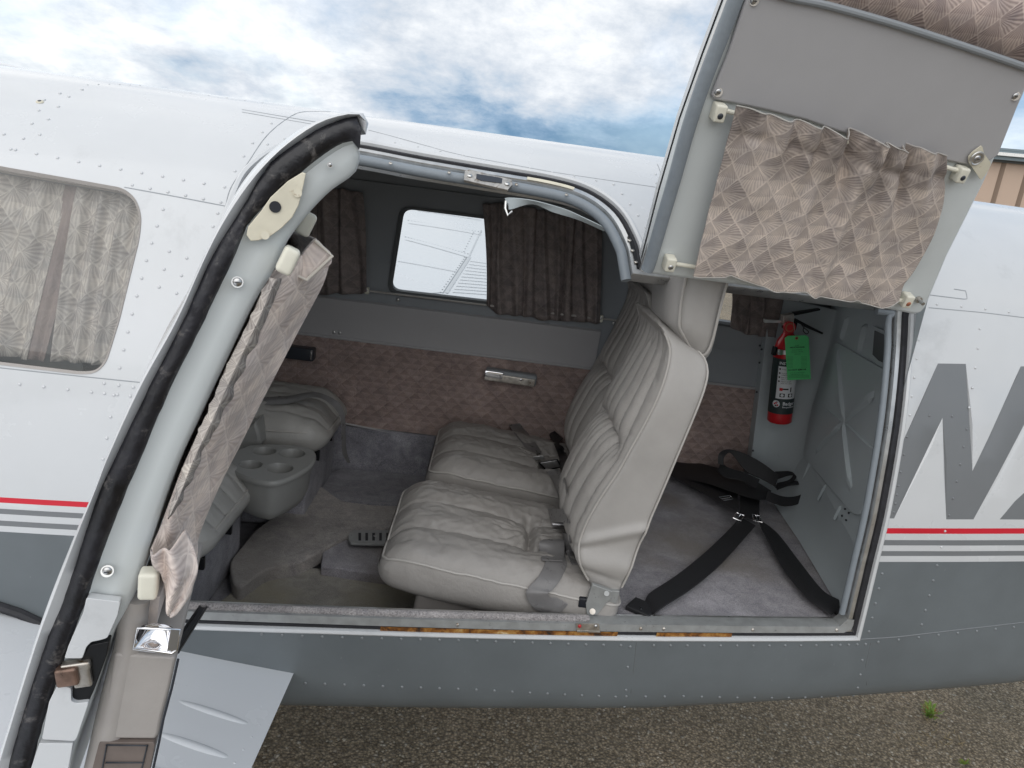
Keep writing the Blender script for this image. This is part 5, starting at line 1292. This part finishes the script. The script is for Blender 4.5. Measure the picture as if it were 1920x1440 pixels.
for txt, y, s_, bd_ in [('D & D', 580, .0045, .0001), ('FIRE EXTINGUISHER', 598, .0052, .0002), ('SALES AND SERVICE', 622, .0036, 0), ('RECHARGED INSPECTED', 642, .0034, 0), ('CHARGED BY', 664, .0034, 0), ('DO NOT REMOVE', 824, .0070, .0003), ('BY ORDER OF FIRE MARSHAL', 850, .0036, 0), ('KEEP THIS TAG ON UNIT', 866, .0036, 0)]:
    flattext(g, txt, Vector(tq(612, y))+nv_, ex, ey, s_, 'label_black', bd_)
for i in range(9):
    for a, b_ in ((512, 570), (650, 712)):
        y = 690+i*13; pa, pb = Vector(tq(a, y))+nv_, Vector(tq(b_, y-1))+nv_; g.add([pa, pb, pb+ey*.0006, pa+ey*.0006], [[0, 1, 2, 3]], 'label_black')
for i in range(4):
    y = 872+i*8; pa, pb = Vector(tq(525, y))+nv_, Vector(tq(732, y-2))+nv_; g.add([pa, pb, pb+ey*.0005, pa+ey*.0005], [[0, 1, 2, 3]], 'label_black')
obj('printing', g, TG, merge=False)
# blue tube behind the valve
g = G(); g.tube([aY(1494, 556, 1.0), aY(1494, 582, 1.0)], .004, 'tagblue' if 'tagblue' in MT else 'livery_grey', 8)
# ---------------------------------------------------------------- black cargo harness
HN = thing('cargo_harness', 'black webbing harness spread in a Y over the baggage floor', 'harness', tuple(aZ(1405, 965, ZB)))
zh = ZB+.010
def hz(pairs, zs=None):
    rows = []
    for i, (a, b_) in enumerate(pairs):
        z = zs[i] if zs else zh; rows.append((aZ(*a, z), aZ(*b_, z)))
    return rows
z9 = lambda x, y: (1220+x/2.743, 915+y/2.743); z8p = lambda x, y: (1220+x/2.743, 450+y/2.743)
g = G(); ribbon(g, hz([(z9(460, 150), z9(540, 195)), (z9(400, 215), z9(495, 245)), (z9(280, 330), z9(360, 395)), (z9(130, 450), z9(210, 520)), (z9(0, 535), z9(60, 618)), (z9(-30, 580), z9(20, 655))], [zh+.03, zh+.025, zh+.015, zh+.012, zh+.008, zh]), 'black_webbing', .0035)
ribbon(g, hz([(z9(555, 160), z9(570, 210)), (z9(650, 230), z9(600, 270)), (z9(760, 370), z9(690, 430)), (z9(880, 520), z9(800, 560)), (z9(960, 570), z9(880, 620)), (z9(1000, 590), z9(930, 655))], [zh+.03, zh+.02, zh+.012, zh+.012, zh+.008, zh]), 'black_webbing', .0035)
obj('leg_strap', g, HN)
for px, py in ((1203, 1140), (1572, 1138)):
    g = G(); c_ = Vector(aZ(px, py, ZB+.006)); g.box(c_, (.030, .028, .006), 'black_webbing', Matrix.Rotation(R(20 if px > 1400 else -35), 3, 'Z'), .003, 3); screw(g, c_+Vector((-.004, -.012, .006)), (0, 0, 1), .005, 'black_metal'); obj('end_fitting', g, HN)
g = G(); ribbon(g, hz([(z9(455, 150), z9(560, 160)), (z9(460, 60), z9(560, 80)), (z9(455, -20), z9(565, -10)), (z8p(450, 1290), z8p(560, 1300))], [zh+.03, zh+.04, zh+.05, zh+.05]), 'black_webbing', .004)
ribbon(g, hz([(z8p(440, 1395), z8p(450, 1300)), (z8p(350, 1345), z8p(380, 1260)), (z8p(250, 1290), z8p(290, 1200)), (z8p(120, 1220), z8p(200, 1120)), (z8p(60, 1180), z8p(130, 1060))], [zh+.04, zh+.03, zh+.02, zh+.02, zh+.02]), 'black_webbing', .004)
# strap toward upper bundle and loops
ribbon(g, hz([(z8p(200, 1130), z8p(160, 1230)), (z8p(300, 1160), z8p(280, 1250)), (z8p(420, 1190), z8p(400, 1290)), (z8p(540, 1240), z8p(520, 1330)), (z8p(620, 1290), z8p(600, 1340))], [zh+.02, zh+.03, zh+.05, zh+.06, zh+.05]), 'black_webbing', .004)
obj('yoke_strap', g, HN)
g = G()
def ay(a, Y): return aY(*z8p(*a), Y)
def loop(pairs, Ys, th=.0035): ribbon(g, [(ay(a, Ya), ay(b_, Yb)) for (a, b_), (Ya, Yb) in zip(pairs, Ys)], 'black_webbing', th)
loop([((600, 1290), (590, 1340)), ((690, 1320), (690, 1370)), ((770, 1310), (790, 1345)), ((800, 1270), (825, 1290)), ((770, 1245), (800, 1260)), ((700, 1240), (720, 1262)), ((640, 1262), (650, 1285))], [(.80, .78), (.80, .77), (.82, .80), (.85, .83), (.88, .86), (.90, .87), (.88, .85)])
loop([((640, 1190), (640, 1235)), ((710, 1190), (720, 1210)), ((735, 1205), (748, 1220)), ((710, 1235), (715, 1250)), ((650, 1250), (640, 1275))], [(.92, .90), (.93, .91), (.92, .90), (.90, .88), (.88, .86)])
loop([((345, 1150), (375, 1160)), ((350, 1100), (378, 1120)), ((385, 1078), (400, 1095)), ((430, 1080), (425, 1110)), ((500, 1105), (490, 1190)), ((580, 1150), (570, 1230)), ((660, 1210), (640, 1270))], [(.96, .95), (.97, .96), (.98, .97), (.97, .96), (.95, .92), (.92, .89), (.89, .86)])
loop([((360, 1140), (345, 1190)), ((400, 1170), (380, 1220)), ((480, 1195), (470, 1240)), ((560, 1230), (540, 1290))], [(.97, .95), (.95, .92), (.92, .89), (.88, .85)])
obj('coiled_strap', g, HN)
for (x, y, a) in ((1362, 935, 20), (1385, 970, 60), (1419, 973, 80)):
    g = G(); c_ = Vector(aZ(x, y, zh+.035)); rt = Matrix.Rotation(R(a), 3, 'Z')
    pts = [c_+rt @ Vector(p) for p in ((-.02, -.012, 0), (.02, -.012, .003), (.02, .012, .004), (-.02, .012, 0))]; g.tube(pts, .0022, 'chrome', 6, closed=True); g.tube([(pts[0]+pts[3])/2, (pts[1]+pts[2])/2], .002, 'chrome', 6); obj('buckle', g, HN)
# ================================================================== CARGO DOOR (hinged at its top, swung up)
TH = R(24)
A0 = Vector(aY(1215, 512, .03)); 
aw = Vector((1, .20, 0)).normalized(); bw = Vector((-.10*0, -math.sin(TH), math.cos(TH))); nC = aw.cross(bw).normalized()   # faces camera
if nC.y > 0: nC = -nC
def cdp(px, py, o=0.): return Vector(hitplane(px, py, A0+nC*o, nC))
def zc7(x, y, o=0.): return cdp(1220+x/2.743, y/2.743, o)
def zc8(x, y, o=0.): return cdp(1220+x/2.743, 450+y/2.743, o)
out = [(1211, 500), (1214, 512), (1225, 516), (1480, 548), (1714, 591), (1728, 588), (1738, 575), (1778, 480), (1846, 345), (1925, 170), (1990, 20), (2075, -150), (1450, -250), (1402, -90), (1372, 0), (1330, 110), (1285, 235), (1245, 370)]
CD = obj('cargo_door', G().slab([cdp(*p) for p in out], -nC*.035, 'door_liner'), AC, bevel=.008, label='upswung cargo door showing its pale grey inner liner')
sk = G(); P = []
O3 = [cdp(*p)-nC*.036 for p in out]; ctr = sum(O3, Vector())/len(O3)
sk.grid([O3, [ctr+(p-ctr)*1.0-nC*.012 for p in O3], [ctr+(p-ctr)*.9-nC*.035 for p in O3], [ctr+(p-ctr)*.5-nC*.05 for p in O3], [ctr+(p-ctr)*.02-nC*.052 for p in O3]], 'white_paint', closev=True)
obj('outer_skin', sk, CD)
ed = G(); eq = [(1209, 506), (1216, 488), (1240, 405), (1262, 330), (1287, 240), (1318, 148), (1350, 65), (1374, 2), (1400, -75), (1440, -200)]
ed.tube(catmull([cdp(x+4, y, .004) for x, y in eq], 6), .0125, 'vinyl_blue', 12); obj('edge_padding', ed, CD, label='blue grey padded vinyl edge of the cargo door')
mt_ = G(); eq = [(1204, 506), (1236, 405), (1268, 300), (1300, 180), (1330, 95), (1366, 0), (1390, -75)]
mt_.tube(catmull([cdp(x, y, -.02) for x, y in eq], 5), .006, 'aluminium', 8)
for x, y in ((1345, 100), (1338, 122), (1327, 150)): mt_.box(cdp(x, y, -.012), (.006, .006, .010), 'steel', None, .002, 2)
obj('edge_strip', mt_, CD)
vp = G(); q = [(435, 120), (545, -170), (750, -10), (905, 28), (1250, 120), (1600, 235), (1920, 352), (1968, 330), (1905, 500), (1790, 800), (1700, 850), (1630, 835), (1450, 790), (1200, 760), (1000, 700), (800, 620), (560, 560), (400, 525), (320, 508), (312, 488), (340, 420)]
q = [(312, 492), (335, 430), (400, 270), (478, 30), (520, -60), (720, -12), (905, 32), (1250, 128), (1600, 240), (1925, 352), (1965, 362), (1790, 800), (1720, 845), (1640, 852), (1530, 830), (1400, 800), (1200, 750), (1000, 690), (800, 620), (600, 570), (400, 528), (325, 512)]
vpo = obj('vinyl_panel', G().slab([zc7(*p, .009) for p in q], -nC*.009, 'vinyl'), CD, bevel=.004, label='plain grey vinyl panel screwed to the cargo door')
# welt between vinyl and fabric
we = G(); wl_ = [(560, -62), (720, -12), (905, 26), (1250, 122), (1600, 234), (1925, 344), (1990, 366)]
we.tube(catmull([zc7(*p, .012) for p in wl_], 6), .006, 'vinyl_dark', 10); obj('welt', we, CD)
fp = G(); pa = resample([zc7(*p, .010) for p in wl_], 40); pb = resample([zc7(*p, .010) for p in [(650, -300), (1000, -220), (2280, 60)]], 40)
fp.grid([[a, (a+b_)/2+np.array(nC)*.004, b_] for a, b_ in zip(pa, pb)], 'door_fabric', [[((a-pa[0]).dot(np.array(aw)), (a-pa[0]).dot(np.array(bw))), (((a+b_)/2-pa[0]).dot(np.array(aw)), ((a+b_)/2-pa[0]).dot(np.array(bw))), ((b_-pa[0]).dot(np.array(aw)), (b_-pa[0]).dot(np.array(bw)))] for a, b_ in zip(pa, pb)])
obj('fabric_panel', fp, CD, solid=.004, label='patterned fabric panel along the top of the raised cargo door')
for x, y in ((347, 475), (1877, 495), (533, 4)):
    g = G(); screw(g, zc7(x, y, .010), nC, .0062, 'steel'); g.tube([zc7(x, y, .008), zc7(x, y, .0105)], .0075, 'worn_metal', 16); obj('screw', g, CD)
g = G(); c_ = zc8(1375, 303, .002); g.tube([c_, c_+nC*.02], .004, 'steel', 8); g.tube([c_, c_+nC*.006], .007, 'worn_metal', 10); obj('stud', g, CD)
# restraint strap with eyelet
g = G(); g.slab([zc7(*p, .016) for p in rnd([(1635, 810), (1655, 785), (1705, 748), (1715, 790), (1752, 840), (1735, 880), (1700, 928), (1640, 840)], 10)], -nC*.003, 'cream_primer'); c_ = zc7(1678, 815, .019)
ax = fr(nC); g.tube([c_+(ax[0]*math.cos(a)+ax[1]*math.sin(a))*.0115 for a in [k*.4189 for k in range(15)]], .0022, 'aluminium', 8, closed=True); g.tube([c_-nC*.002, c_+nC*.001], .010, 'worn_metal', 20); screw(g, c_+nC*.001, nC, .0065, 'steel')
obj('strap_end', g, CD, label='pale strap end with a metal eyelet on the cargo door edge')
# rods and brackets
def crod(a, b_, label, brs):
    t_ = thing('curtain_rod', label, 'curtain rod', tuple(cdp(*a)), 'curtain rods'); g = G(); g.tube([cdp(*a, .012), cdp(*b_, .012)], .0042, 'cream_plastic', 10); obj('rod', g, t_)
    for (x, y, sc_x, mat) in brs:
        g = G(); c_ = cdp(x, y, .012); rt = Matrix((aw, nC*-1, bw)).transposed(); g.box(c_, (.0105, .012, .0145), 'cream_plastic', rt, .004, 2); screw(g, c_+nC*.012-bw*.003, nC, .0052, mat); obj('bracket', g, t_)
crod((1350, 205), (1806, 322), 'cream curtain rod across the raised cargo door, upper of the two', [(1347, 210, 1, 'dark_plastic'), (1800, 326, 1, 'dark_plastic')])
crod((1250, 492), (1706, 566), 'cream curtain rod along the lower edge of the raised cargo door', [(1255, 493, 1, 'steel'), (1699, 562, 1, 'tag_hole')])
# curtain
TQ = [(440, 542), (520, 556), (600, 575), (680, 595), (750, 610), (820, 625), (880, 640), (930, 656), (965, 676), (1000, 693), (1030, 680), (1080, 679), (1130, 690), (1160, 705), (1200, 722), (1250, 745), (1290, 760), (1318, 782), (1345, 762), (1380, 754), (1430, 768), (1480, 785), (1523, 800)]
BQ = [(216, 182), (260, 192), (320, 197), (375, 190), (405, 172), (440, 185), (500, 210), (560, 240), (620, 255), (700, 262), (795, 260), (830, 283), (900, 295), (1000, 300), (1075, 318), (1090, 330), (1180, 342), (1230, 330), (1275, 312)]
T3 = [zc7(*p, .030) for p in TQ]; B3 = [zc8(*p, .030) for p in BQ]
CC = thing('curtain', 'patterned brown fabric curtain stretched on two rods over the raised cargo door', 'curtain', tuple(T3[8]), 'fabric curtains on the open doors')
def fo(u, v):
    top = math.exp(-(v/.32)**2); s_ = 0
    for c_, wd, h in ((.10, .03, .010), (.20, .04, .014), (.33, .035, .020), (.45, .04, .020), (.53, .02, -.014), (.63, .035, .024), (.72, .03, .010), (.82, .018, -.022), (.90, .03, .014)):
        s_ += h*math.exp(-((u-c_-.05*v)/wd)**2)
    s2 = 0
    for c_, wd, h in ((.18, .05, .006), (.42, .03, .010), (.60, .035, .016), (.78, .04, .008)): s2 += h*math.exp(-((u-c_+.03*v)/wd)**2)
    return 1.5*s_*top+1.5*s2*(1-.3*v)+.0045*math.sin(u*26+v*2)*math.exp(-((1-v)/.15)**2)+.004*noise.noise(Vector((u*7, v*6, 3)))-.012*math.exp(-((v-.14)/.03)**2)*abs(math.sin(u*14))*.5
def sd_(u, v):
    rgt = math.exp(-((1-u)/.12)**2); k = -.012*math.sin(math.pi*v)*rgt*0+(.030*math.sin(math.pi*min(1, v*1.15)))*rgt*(1 if v < .9 else .2)
    return aw*k
g = cloth(T3, B3, nC, fo, 'curtain_fabric', 220, 90, 1, 1, side=sd_)
# uv along the door axes so that the weave keeps its lattice
for k in g.uv:
    p = Vector(g.v[k])-A0; a, b_ = p.dot(aw), p.dot(bw); q_ = noise.noise(p*9); g.uv[k] = (a+.004*math.sin(b_*30)+.007*q_, b_+.006*noise.noise(p*8+Vector((5, 0, 0))))
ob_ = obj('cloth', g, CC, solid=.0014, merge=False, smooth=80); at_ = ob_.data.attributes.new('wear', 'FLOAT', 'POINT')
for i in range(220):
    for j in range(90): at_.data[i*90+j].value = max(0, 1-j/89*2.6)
hm = G(); hm.tube([Vector(g.v[i*90])+nC*.001 for i in range(220)], .0012, 'piping', 5); obj('hem', hm, CC); hm = G(); hm.tube([Vector(g.v[i*90+89])+nC*.001 for i in range(220)], .0012, 'piping', 5); obj('hem', hm, CC)
g = G(); g.tube(catmull([zc7(x, y, .020) for x, y in ((1400, 1150), (1393, 1200), (1375, 1270), (1335, 1315))], 6), .0012, 'cloth_back', 6); obj('loose_thread', g, CC)
# hinge barrel between fuselage and the door
g = G(); g.tube([near(1214, 494)+np.array([0, -.002, 0]), near(1722, 560)+np.array([0, -.002, 0])], .006, 'white_paint', 10); obj('hinge', g, CD)

# ================================================================== PASSENGER DOOR (hinged in front, swung open towards the camera)
DA = R(15); dv = Vector((-math.sin(DA), math.cos(DA), 0)); nD = Vector((math.cos(DA), math.sin(DA), 0))   # dv: free edge -> hinge ; nD: inner side
DP = Vector((-.26, -.75, 1.5))
def dp(px, py, w_=0.): return Vector(hitplane(px, py, DP+dv*w_, dv))
E0 = [(-60, 1600), (7, 1389), (77, 1167), (139, 1006), (178, 915), (204, 845), (262, 717), (328, 600), (379, 488), (423, 401), (474, 328), (540, 266), (598, 226), (649, 211), (680, 212), (691, 226), (686, 252)]
E1 = [(-25, 1600), (30, 1385), (85, 1210), (120, 1123), (165, 985), (190, 915), (233, 823), (292, 702), (350, 589), (394, 488), (456, 386), (503, 310), (554, 270), (598, 241), (649, 221), (672, 219), (677, 236)]
E2 = [(20, 1600), (73, 1385), (120, 1236), (164, 1119), (197, 1024), (239, 915), (255, 881), (313, 742), (379, 608), (441, 478), (467, 419), (518, 365), (572, 317), (620, 281), (654, 264), (668, 270), (673, 281)]
E3 = [(90, 1600), (128, 1436), (157, 1352), (182, 1276), (208, 1196), (240, 1138), (264, 1072), (284, 1005), (328, 881), (368, 793), (419, 684), (474, 571), (510, 512), (535, 455), (580, 397), (620, 357), (655, 333), (671, 313), (674, 284)]
NP_ = 90
def cv(E_, w_=0.): return [Vector(p) for p in resample([dp(*p, w_) for p in catmull(E_, 6)], NP_)]
# use matching parameter: intersect each curve by index along length
e0, e1, e2, e3 = cv(E0, .0), cv(E1, .003), cv(E2, .005), cv(E3, .012)
PD = thing if False else None
g = G(); g.grid([e0, [a.lerp(b_, .25)-dv*.004 for a, b_ in zip(e0, e1)], e1, [p+dv*.012 for p in e1]], 'white_paint', flip=True)
WD = .80
back = [Vector((p.x, p.y, p.z))+dv*WD*(1-.0) for p in e0]
g.grid([e0, [p+dv*.25-nD*.012 for p in e0], [p+dv*.55-nD*.012 for p in e0], back], 'white_paint', flip=False)
PDO = obj('passenger_door', g, AC, smooth=50, label='white passenger door swung open, seen edge on with a black rubber seal')
g = G(); jit = [.0009*noise.noise(Vector((i*.35, 1, 0)))+.0009*noise.noise(Vector((i*1.3, 2, 0))) for i in range(NP_)]
P = [[p+nD*j for p, j in zip(e1, jit)], [a.lerp(b_, .2)-dv*.007+nD*j for a, b_, j in zip(e1, e2, jit)], [a.lerp(b_, .5)-dv*.0075-dv*j*.8 for a, b_, j in zip(e1, e2, jit)], [a.lerp(b_, .8)-dv*.008 for a, b_ in zip(e1, e2)], [p-nD*j for p, j in zip(e2, jit)]]
g.grid(P, 'old_rubber', flip=True); obj('rubber_seal', g, PDO, label='worn black rubber seal round the free edge of the passenger door', smooth=70)
g = G()
g.grid([e2, [a.lerp(b_, .12)+dv*.004 for a, b_ in zip(e2, e3)], [a.lerp(b_, .5)-dv*.0 for a, b_ in zip(e2, e3)], [a.lerp(b_, .86)+dv*.001 for a, b_ in zip(e2, e3)], [p+dv*.004 for p in e3], [p+nD*.002+dv*.02 for p in e3], [p+dv*.06+nD*.002 for p in e3], [p+dv*.75 for p in e3]], 'door_liner', flip=True)
obj('inner_frame', g, PDO, smooth=60, label='pale grey inner frame of the passenger door with screws')
def dq(x, y, w_=0.): return dp(420+x/6.4, 320+y/6.4, w_)
# cream triangular plate with a hole
g = G(); q = [(567, 323), (574, 325), (566, 362), (560, 385), (548, 408), (528, 428), (507, 443), (485, 451), (470, 452), (462, 441), (465, 425), (490, 395), (507, 370), (539, 340)]
g.slab([dp(x, y, -.0035) for x, y in q], dv*.006, 'cream_primer'); c_ = dp(516, 388, -.0045); g.tube([c_, c_+dv*.003], .0043, 'glass_black', 20)
for x, y in ((558, 362), (497, 441)): g.tube([dp(x, y, -.005), dp(x, y, -.001)], .003, 'cream_primer', 14)
obj('corner_plate', g, PDO, bevel=.0008, label='cream primer coloured plate with a round hole at the top of the passenger door edge')
for x, y, r_ in ((445, 529, .0042), (619, 309, .002), (201, 1071, .0046)):
    g = G(); screw(g, dp(x, y, -.0015), -dv, r_, 'steel'); g.tube([dp(x, y, .004), dp(x, y, -.0012)], r_*1.25, 'aluminium', 16); obj('screw', g, PDO)
plain('latch_brown', (.20, .13, .10), .35, metal=.6, var=.4, vs=60)
# latch area
g = G(); zl = lambda x, y, w_=-.004: dp(x/6, 1200+y/6, w_); z5 = lambda x, y, w_=-.004: dp(100+x/5.333, 1050+y/5.333, w_)
g.slab([z5(*p) for p in rnd([(330, 380), (670, 420), (640, 560), (540, 780), (480, 800), (380, 820), (330, 870), (290, 985), (110, 985), (150, 860), (300, 520)], 22)], dv*.010, 'white_paint')
g.slab([zl(*p) for p in rnd([(650, 500), (800, 545), (800, 690), (860, 715), (1000, 700), (870, 1090), (840, 1140), (470, 1120), (550, 700)], 28)], dv*.010, 'white_paint')
g.slab([zl(*p, -.003) for p in rnd([(440, 1165), (820, 1165), (760, 1500), (330, 1500)], 10)], dv*.008, 'white_paint'); obj('edge_plate', g, PDO, bevel=.0025)
g = G(); g.slab([zl(*p, .001) for p in rnd([(1000, 60), (1230, 15), (1200, 180), (1060, 560), (1000, 690), (850, 700), (800, 640), (830, 520), (900, 240)], 20)], dv*.012, 'black_metal'); obj('latch_cover', g, PDO, bevel=.002)
g = G()
def bx6(c_, h, mat, r_=.002): g.box(c_, h, mat, Matrix((nD, -dv, Vector((0, 0, 1)))).transposed() @ Matrix.Rotation(R(-6), 3, 'Y'), r_, 3)
bx6(zl(765, 390, -.003), (.010, .007, .010), 'latch_brown', .003); bx6(zl(860, 285, .0), (.013, .005, .0045), 'worn_metal'); bx6(zl(930, 390, .0), (.008, .005, .012), 'worn_metal', .002)
obj('latch_bolt', g, PDO, label='worn metal latch bolt in the edge of the passenger door')
# inner bottom of the door: vinyl roll, pad, chrome handle, pocket
vr = G(); rl = [(150, 1620), (178, 1500), (196, 1420), (213, 1340), (232, 1260), (246, 1200), (250, 1150), (256, 1120)]
rp = [dp(*p, .03) for p in catmull(rl, 5)]; n_ = len(rp); vr.tube(rp, [.0135+.006*(1-i/(n_-1)) for i in range(n_)], 'vinyl_warm', 14)
obj('vinyl_roll', vr, PDO)
g = G(); q = [(214, 1225), (331, 1232), (318, 1290), (303, 1345), (297, 1378), (291, 1387), (190, 1386)]
g.slab([dp(*p, .015) for p in rnd(q, 8)], dv*.25, 'vinyl_warm'); ap = obj('arm_pad', g, PDO, bevel=.007, label='warm grey vinyl arm pad on the passenger door')
g = G(); g.slab([dp(*p, .012) for p in rnd([(186, 1392), (291, 1392), (286, 1420), (262, 1530), (150, 1530)], 6)], dv*.2, 'dark_vinyl_pocket')
for a, b_ in (((200, 1397), (276, 1398)), ((276, 1398), (266, 1440)), ((198, 1430), (270, 1430)), ((200, 1397), (190, 1450))): g.tube([dp(*a, .011), dp(*b_, .011)], .0009, 'dark_plastic', 6)
obj('door_pocket', g, PDO, bevel=.003)
g = G(); g.tube([dp(*p, .012) for p in ((334, 1236), (322, 1290), (306, 1350), (298, 1392), (270, 1520))], .0014, 'dark_plastic', 6); obj('pad_trim', g, PDO)
# chrome handle cup
g = G(); HQ = [(258, 1177), (337, 1181), (331, 1219), (322, 1225), (250, 1216)]
top3 = [dp(x, y, .006) for x, y in HQ]; cH = sum(top3, Vector())/5
P = []; nu = 26
for i in range(nu):
    u = i/(nu-1); row = []
    for j in range(16):
        v = j/15; x = (258+(337-258)*u)*(1-v)+(250+(327-250)*u)*v; y = (1177+4*u)*(1-v)+(1216+8*u)*v
        a = max(0, 1-((u-.45)/.42)**2); b_ = max(0, 1-((v-.45)/.5)**2); dpt = .020*(a**.6)*(b_**.5)*(1-.5*v)
        row.append(dp(x, y, .006)+dv*dpt)
    P.append(row)
g.grid(P, 'chrome', flip=True); g.tube([Vector(p) for p in top3], .0016, 'chrome', 8, closed=True)
g.slab([dp(x, y, .004) for x, y in ((320, 1181), (337, 1182), (331, 1219), (313, 1221))], dv*.002, 'steel')
obj('door_handle', g, PDO, label='chrome recessed door handle above the arm pad', smooth=70)
# strip of cloth behind the bracket
g = G(); g.slab([dp(*p, .05) for p in ((272, 1122), (300, 1118), (296, 1150), (292, 1178), (262, 1176))], dv*.12, 'curtain_worn'); obj('fabric_strip', g, PDO)
# door stay: black channel strut from handle to the sill
g = G(); a_, b_ = dp(322, 1226, .05), near(372, 1150)+np.array([0, .03, .0])
a1_ = aY(325, 1222, -.42); a_ = Vector(a1_); b_ = Vector(b_)
for o1 in ((-.007, 0, 0), (.007, 0, 0)): g.tube([a_+Vector(o1), b_+Vector(o1)], .0025, 'black_metal', 8)
ribbon(g, [(a_+Vector((-.007, 0, -.002)), a_+Vector((.007, 0, -.002))), (b_+Vector((-.007, 0, -.002)), b_+Vector((.007, 0, -.002)))], 'glass_black', .002); obj('door_stay', g, PDO, label='black channel strut between the passenger door and the sill')
# inner panel of the door behind the curtain (window + lower trim)
g = G(); mid = [p+dv*.03 for p in e3[20:]]
# curtain brackets
for x, y, w_, h in ((540, 488, .0, (.0075, .010, .0125)), (279, 1093, .0, (.0088, .010, .0145)), (574, 420, .10, (.0075, .008, .0125))):
    g = G(); g.box(dp(x, y, w_), h, 'cream_plastic', Matrix((nD, -dv, Vector((0, 0, 1)))).transposed() @ Matrix.Rotation(R(22 if y < 1000 else 2), 3, 'Y'), .004, 3); obj('curtain_bracket', g, PDO)
# ---- curtain on the passenger door
Lc = [(528, 500), (505, 520), (470, 600), (425, 690), (395, 765), (350, 860), (322, 930), (300, 990), (283, 1030)]
Mc = [(596, 452), (616, 478), (612, 510), (598, 546), (553, 630), (513, 705), (470, 790), (443, 845), (416, 899), (390, 955), (372, 1005), (368, 1048), (348, 1110)]
t_ = thing('curtain', 'faded brown patterned curtain bunched on the inside of the open passenger door', 'curtain', tuple(dp(450, 800, .02)), 'fabric curtains on the open doors')
NU, NV = 60, 120
Lp = resample([dp(*p, .02) for p in catmull(Lc, 5)], NV); Mp = resample([dp(*p, .12) for p in catmull(Mc, 5)], NV); P = []; U = []
for i in range(NU):
    u = i/(NU-1); row = []; ur = []
    for j in range(NV):
        v = j/(NV-1); a = Vector(Lp[j]); b_ = Vector(Mp[j]); p = a.lerp(b_, u)
        bulge = -.014*math.sin(math.pi*u)+.005*math.sin(u*9+v*3)+.006*noise.noise(Vector((u*3, v*7, 1)))
        p = p+dv*bulge; row.append(p); ur.append((u*.13+.012*v, v*.56+u*.06))
    P.append(row); U.append(ur)
# the cloth turns back on itself beyond the visible fold
for k in range(1, 18):
    u = k/17; row = []; ur = []
    for j in range(NV):
        b_ = Vector(Mp[j]); row.append(b_+dv*(.35*u)-nD*(.10*u)+nD*.004*math.sin(u*16)); ur.append((.15+u*.4, j/NV*.6))
    P.append(row); U.append(ur)
g = G(); g.grid(P, 'curtain_worn', U); obj('cloth', g, t_, solid=.002, merge=False, smooth=80)
# pale lining edge along its left
g = G(); L2 = [(505, 520), (468, 600), (424, 690), (392, 765), (355, 850), (335, 905), (320, 950), (316, 968)]; L3 = [(528, 522), (496, 605), (452, 700), (418, 775), (375, 860), (352, 915), (328, 955), (317, 968)]
a_ = resample([dp(*p, .004) for p in catmull(L2, 5)], 60); b_ = resample([dp(*p, .012) for p in catmull(L3, 5)], 60)
g.grid([[p+np.array(nD)*.003*noise.noise(Vector((k*.5, 0, 0))), (p+q_)/2-np.array(dv)*(.006+.004*noise.noise(Vector((k*.4, 3, 0)))), q_+np.array(nD)*.004*noise.noise(Vector((k*.3, 7, 0)))] for k, (p, q_) in enumerate(zip(a_, b_))], 'curtain_window', [[(.01*k, 0), (.01*k, .02), (.01*k, .04)] for k in range(60)]); obj('lining', g, t_, solid=.001)
# turned-over header tab at the top
g = G(); q = [(548, 505), (572, 470), (590, 450), (623, 478), (622, 495), (575, 525), (560, 522)]
g.slab([dp(*p, .05) for p in rnd(q, 6)], dv*.02, 'curtain_worn'); uvp = {}
for k, v in enumerate(g.v): g.uv[k] = (v[0]+v[1], v[2])
g.tube([dp(*p, .047) for p in ((590, 450), (623, 480), (575, 525), (552, 514))], .002, 'cloth_back', 6)
obj('header_tab', g, t_, bevel=.004)
# bottom bunch
g = G(); P = []; U = []
bl = [(283, 1030), (290, 1052), (303, 1068), (306, 1098), (312, 1125), (322, 1132)]; br = [(345, 1000), (372, 1052), (362, 1092), (357, 1112), (340, 1132), (326, 1134)]
a_ = resample([dp(*p, .0) for p in catmull(bl, 5)], 30); b_ = resample([dp(*p, .02) for p in catmull(br, 5)], 30)
for j in range(30):
    row = []; ur = []
    for k in range(21):
        u = k/20; p = Vector(a_[j]).lerp(Vector(b_[j]), u)-dv*(.02*math.sin(math.pi*u)+.008*math.sin(u*11+j*.2)); row.append(p); ur.append((u*.08, j*.004))
    P.append(row); U.append(ur)
g.grid(P, 'curtain_worn', U); obj('gathered_end', g, t_, solid=.002, smooth=80)
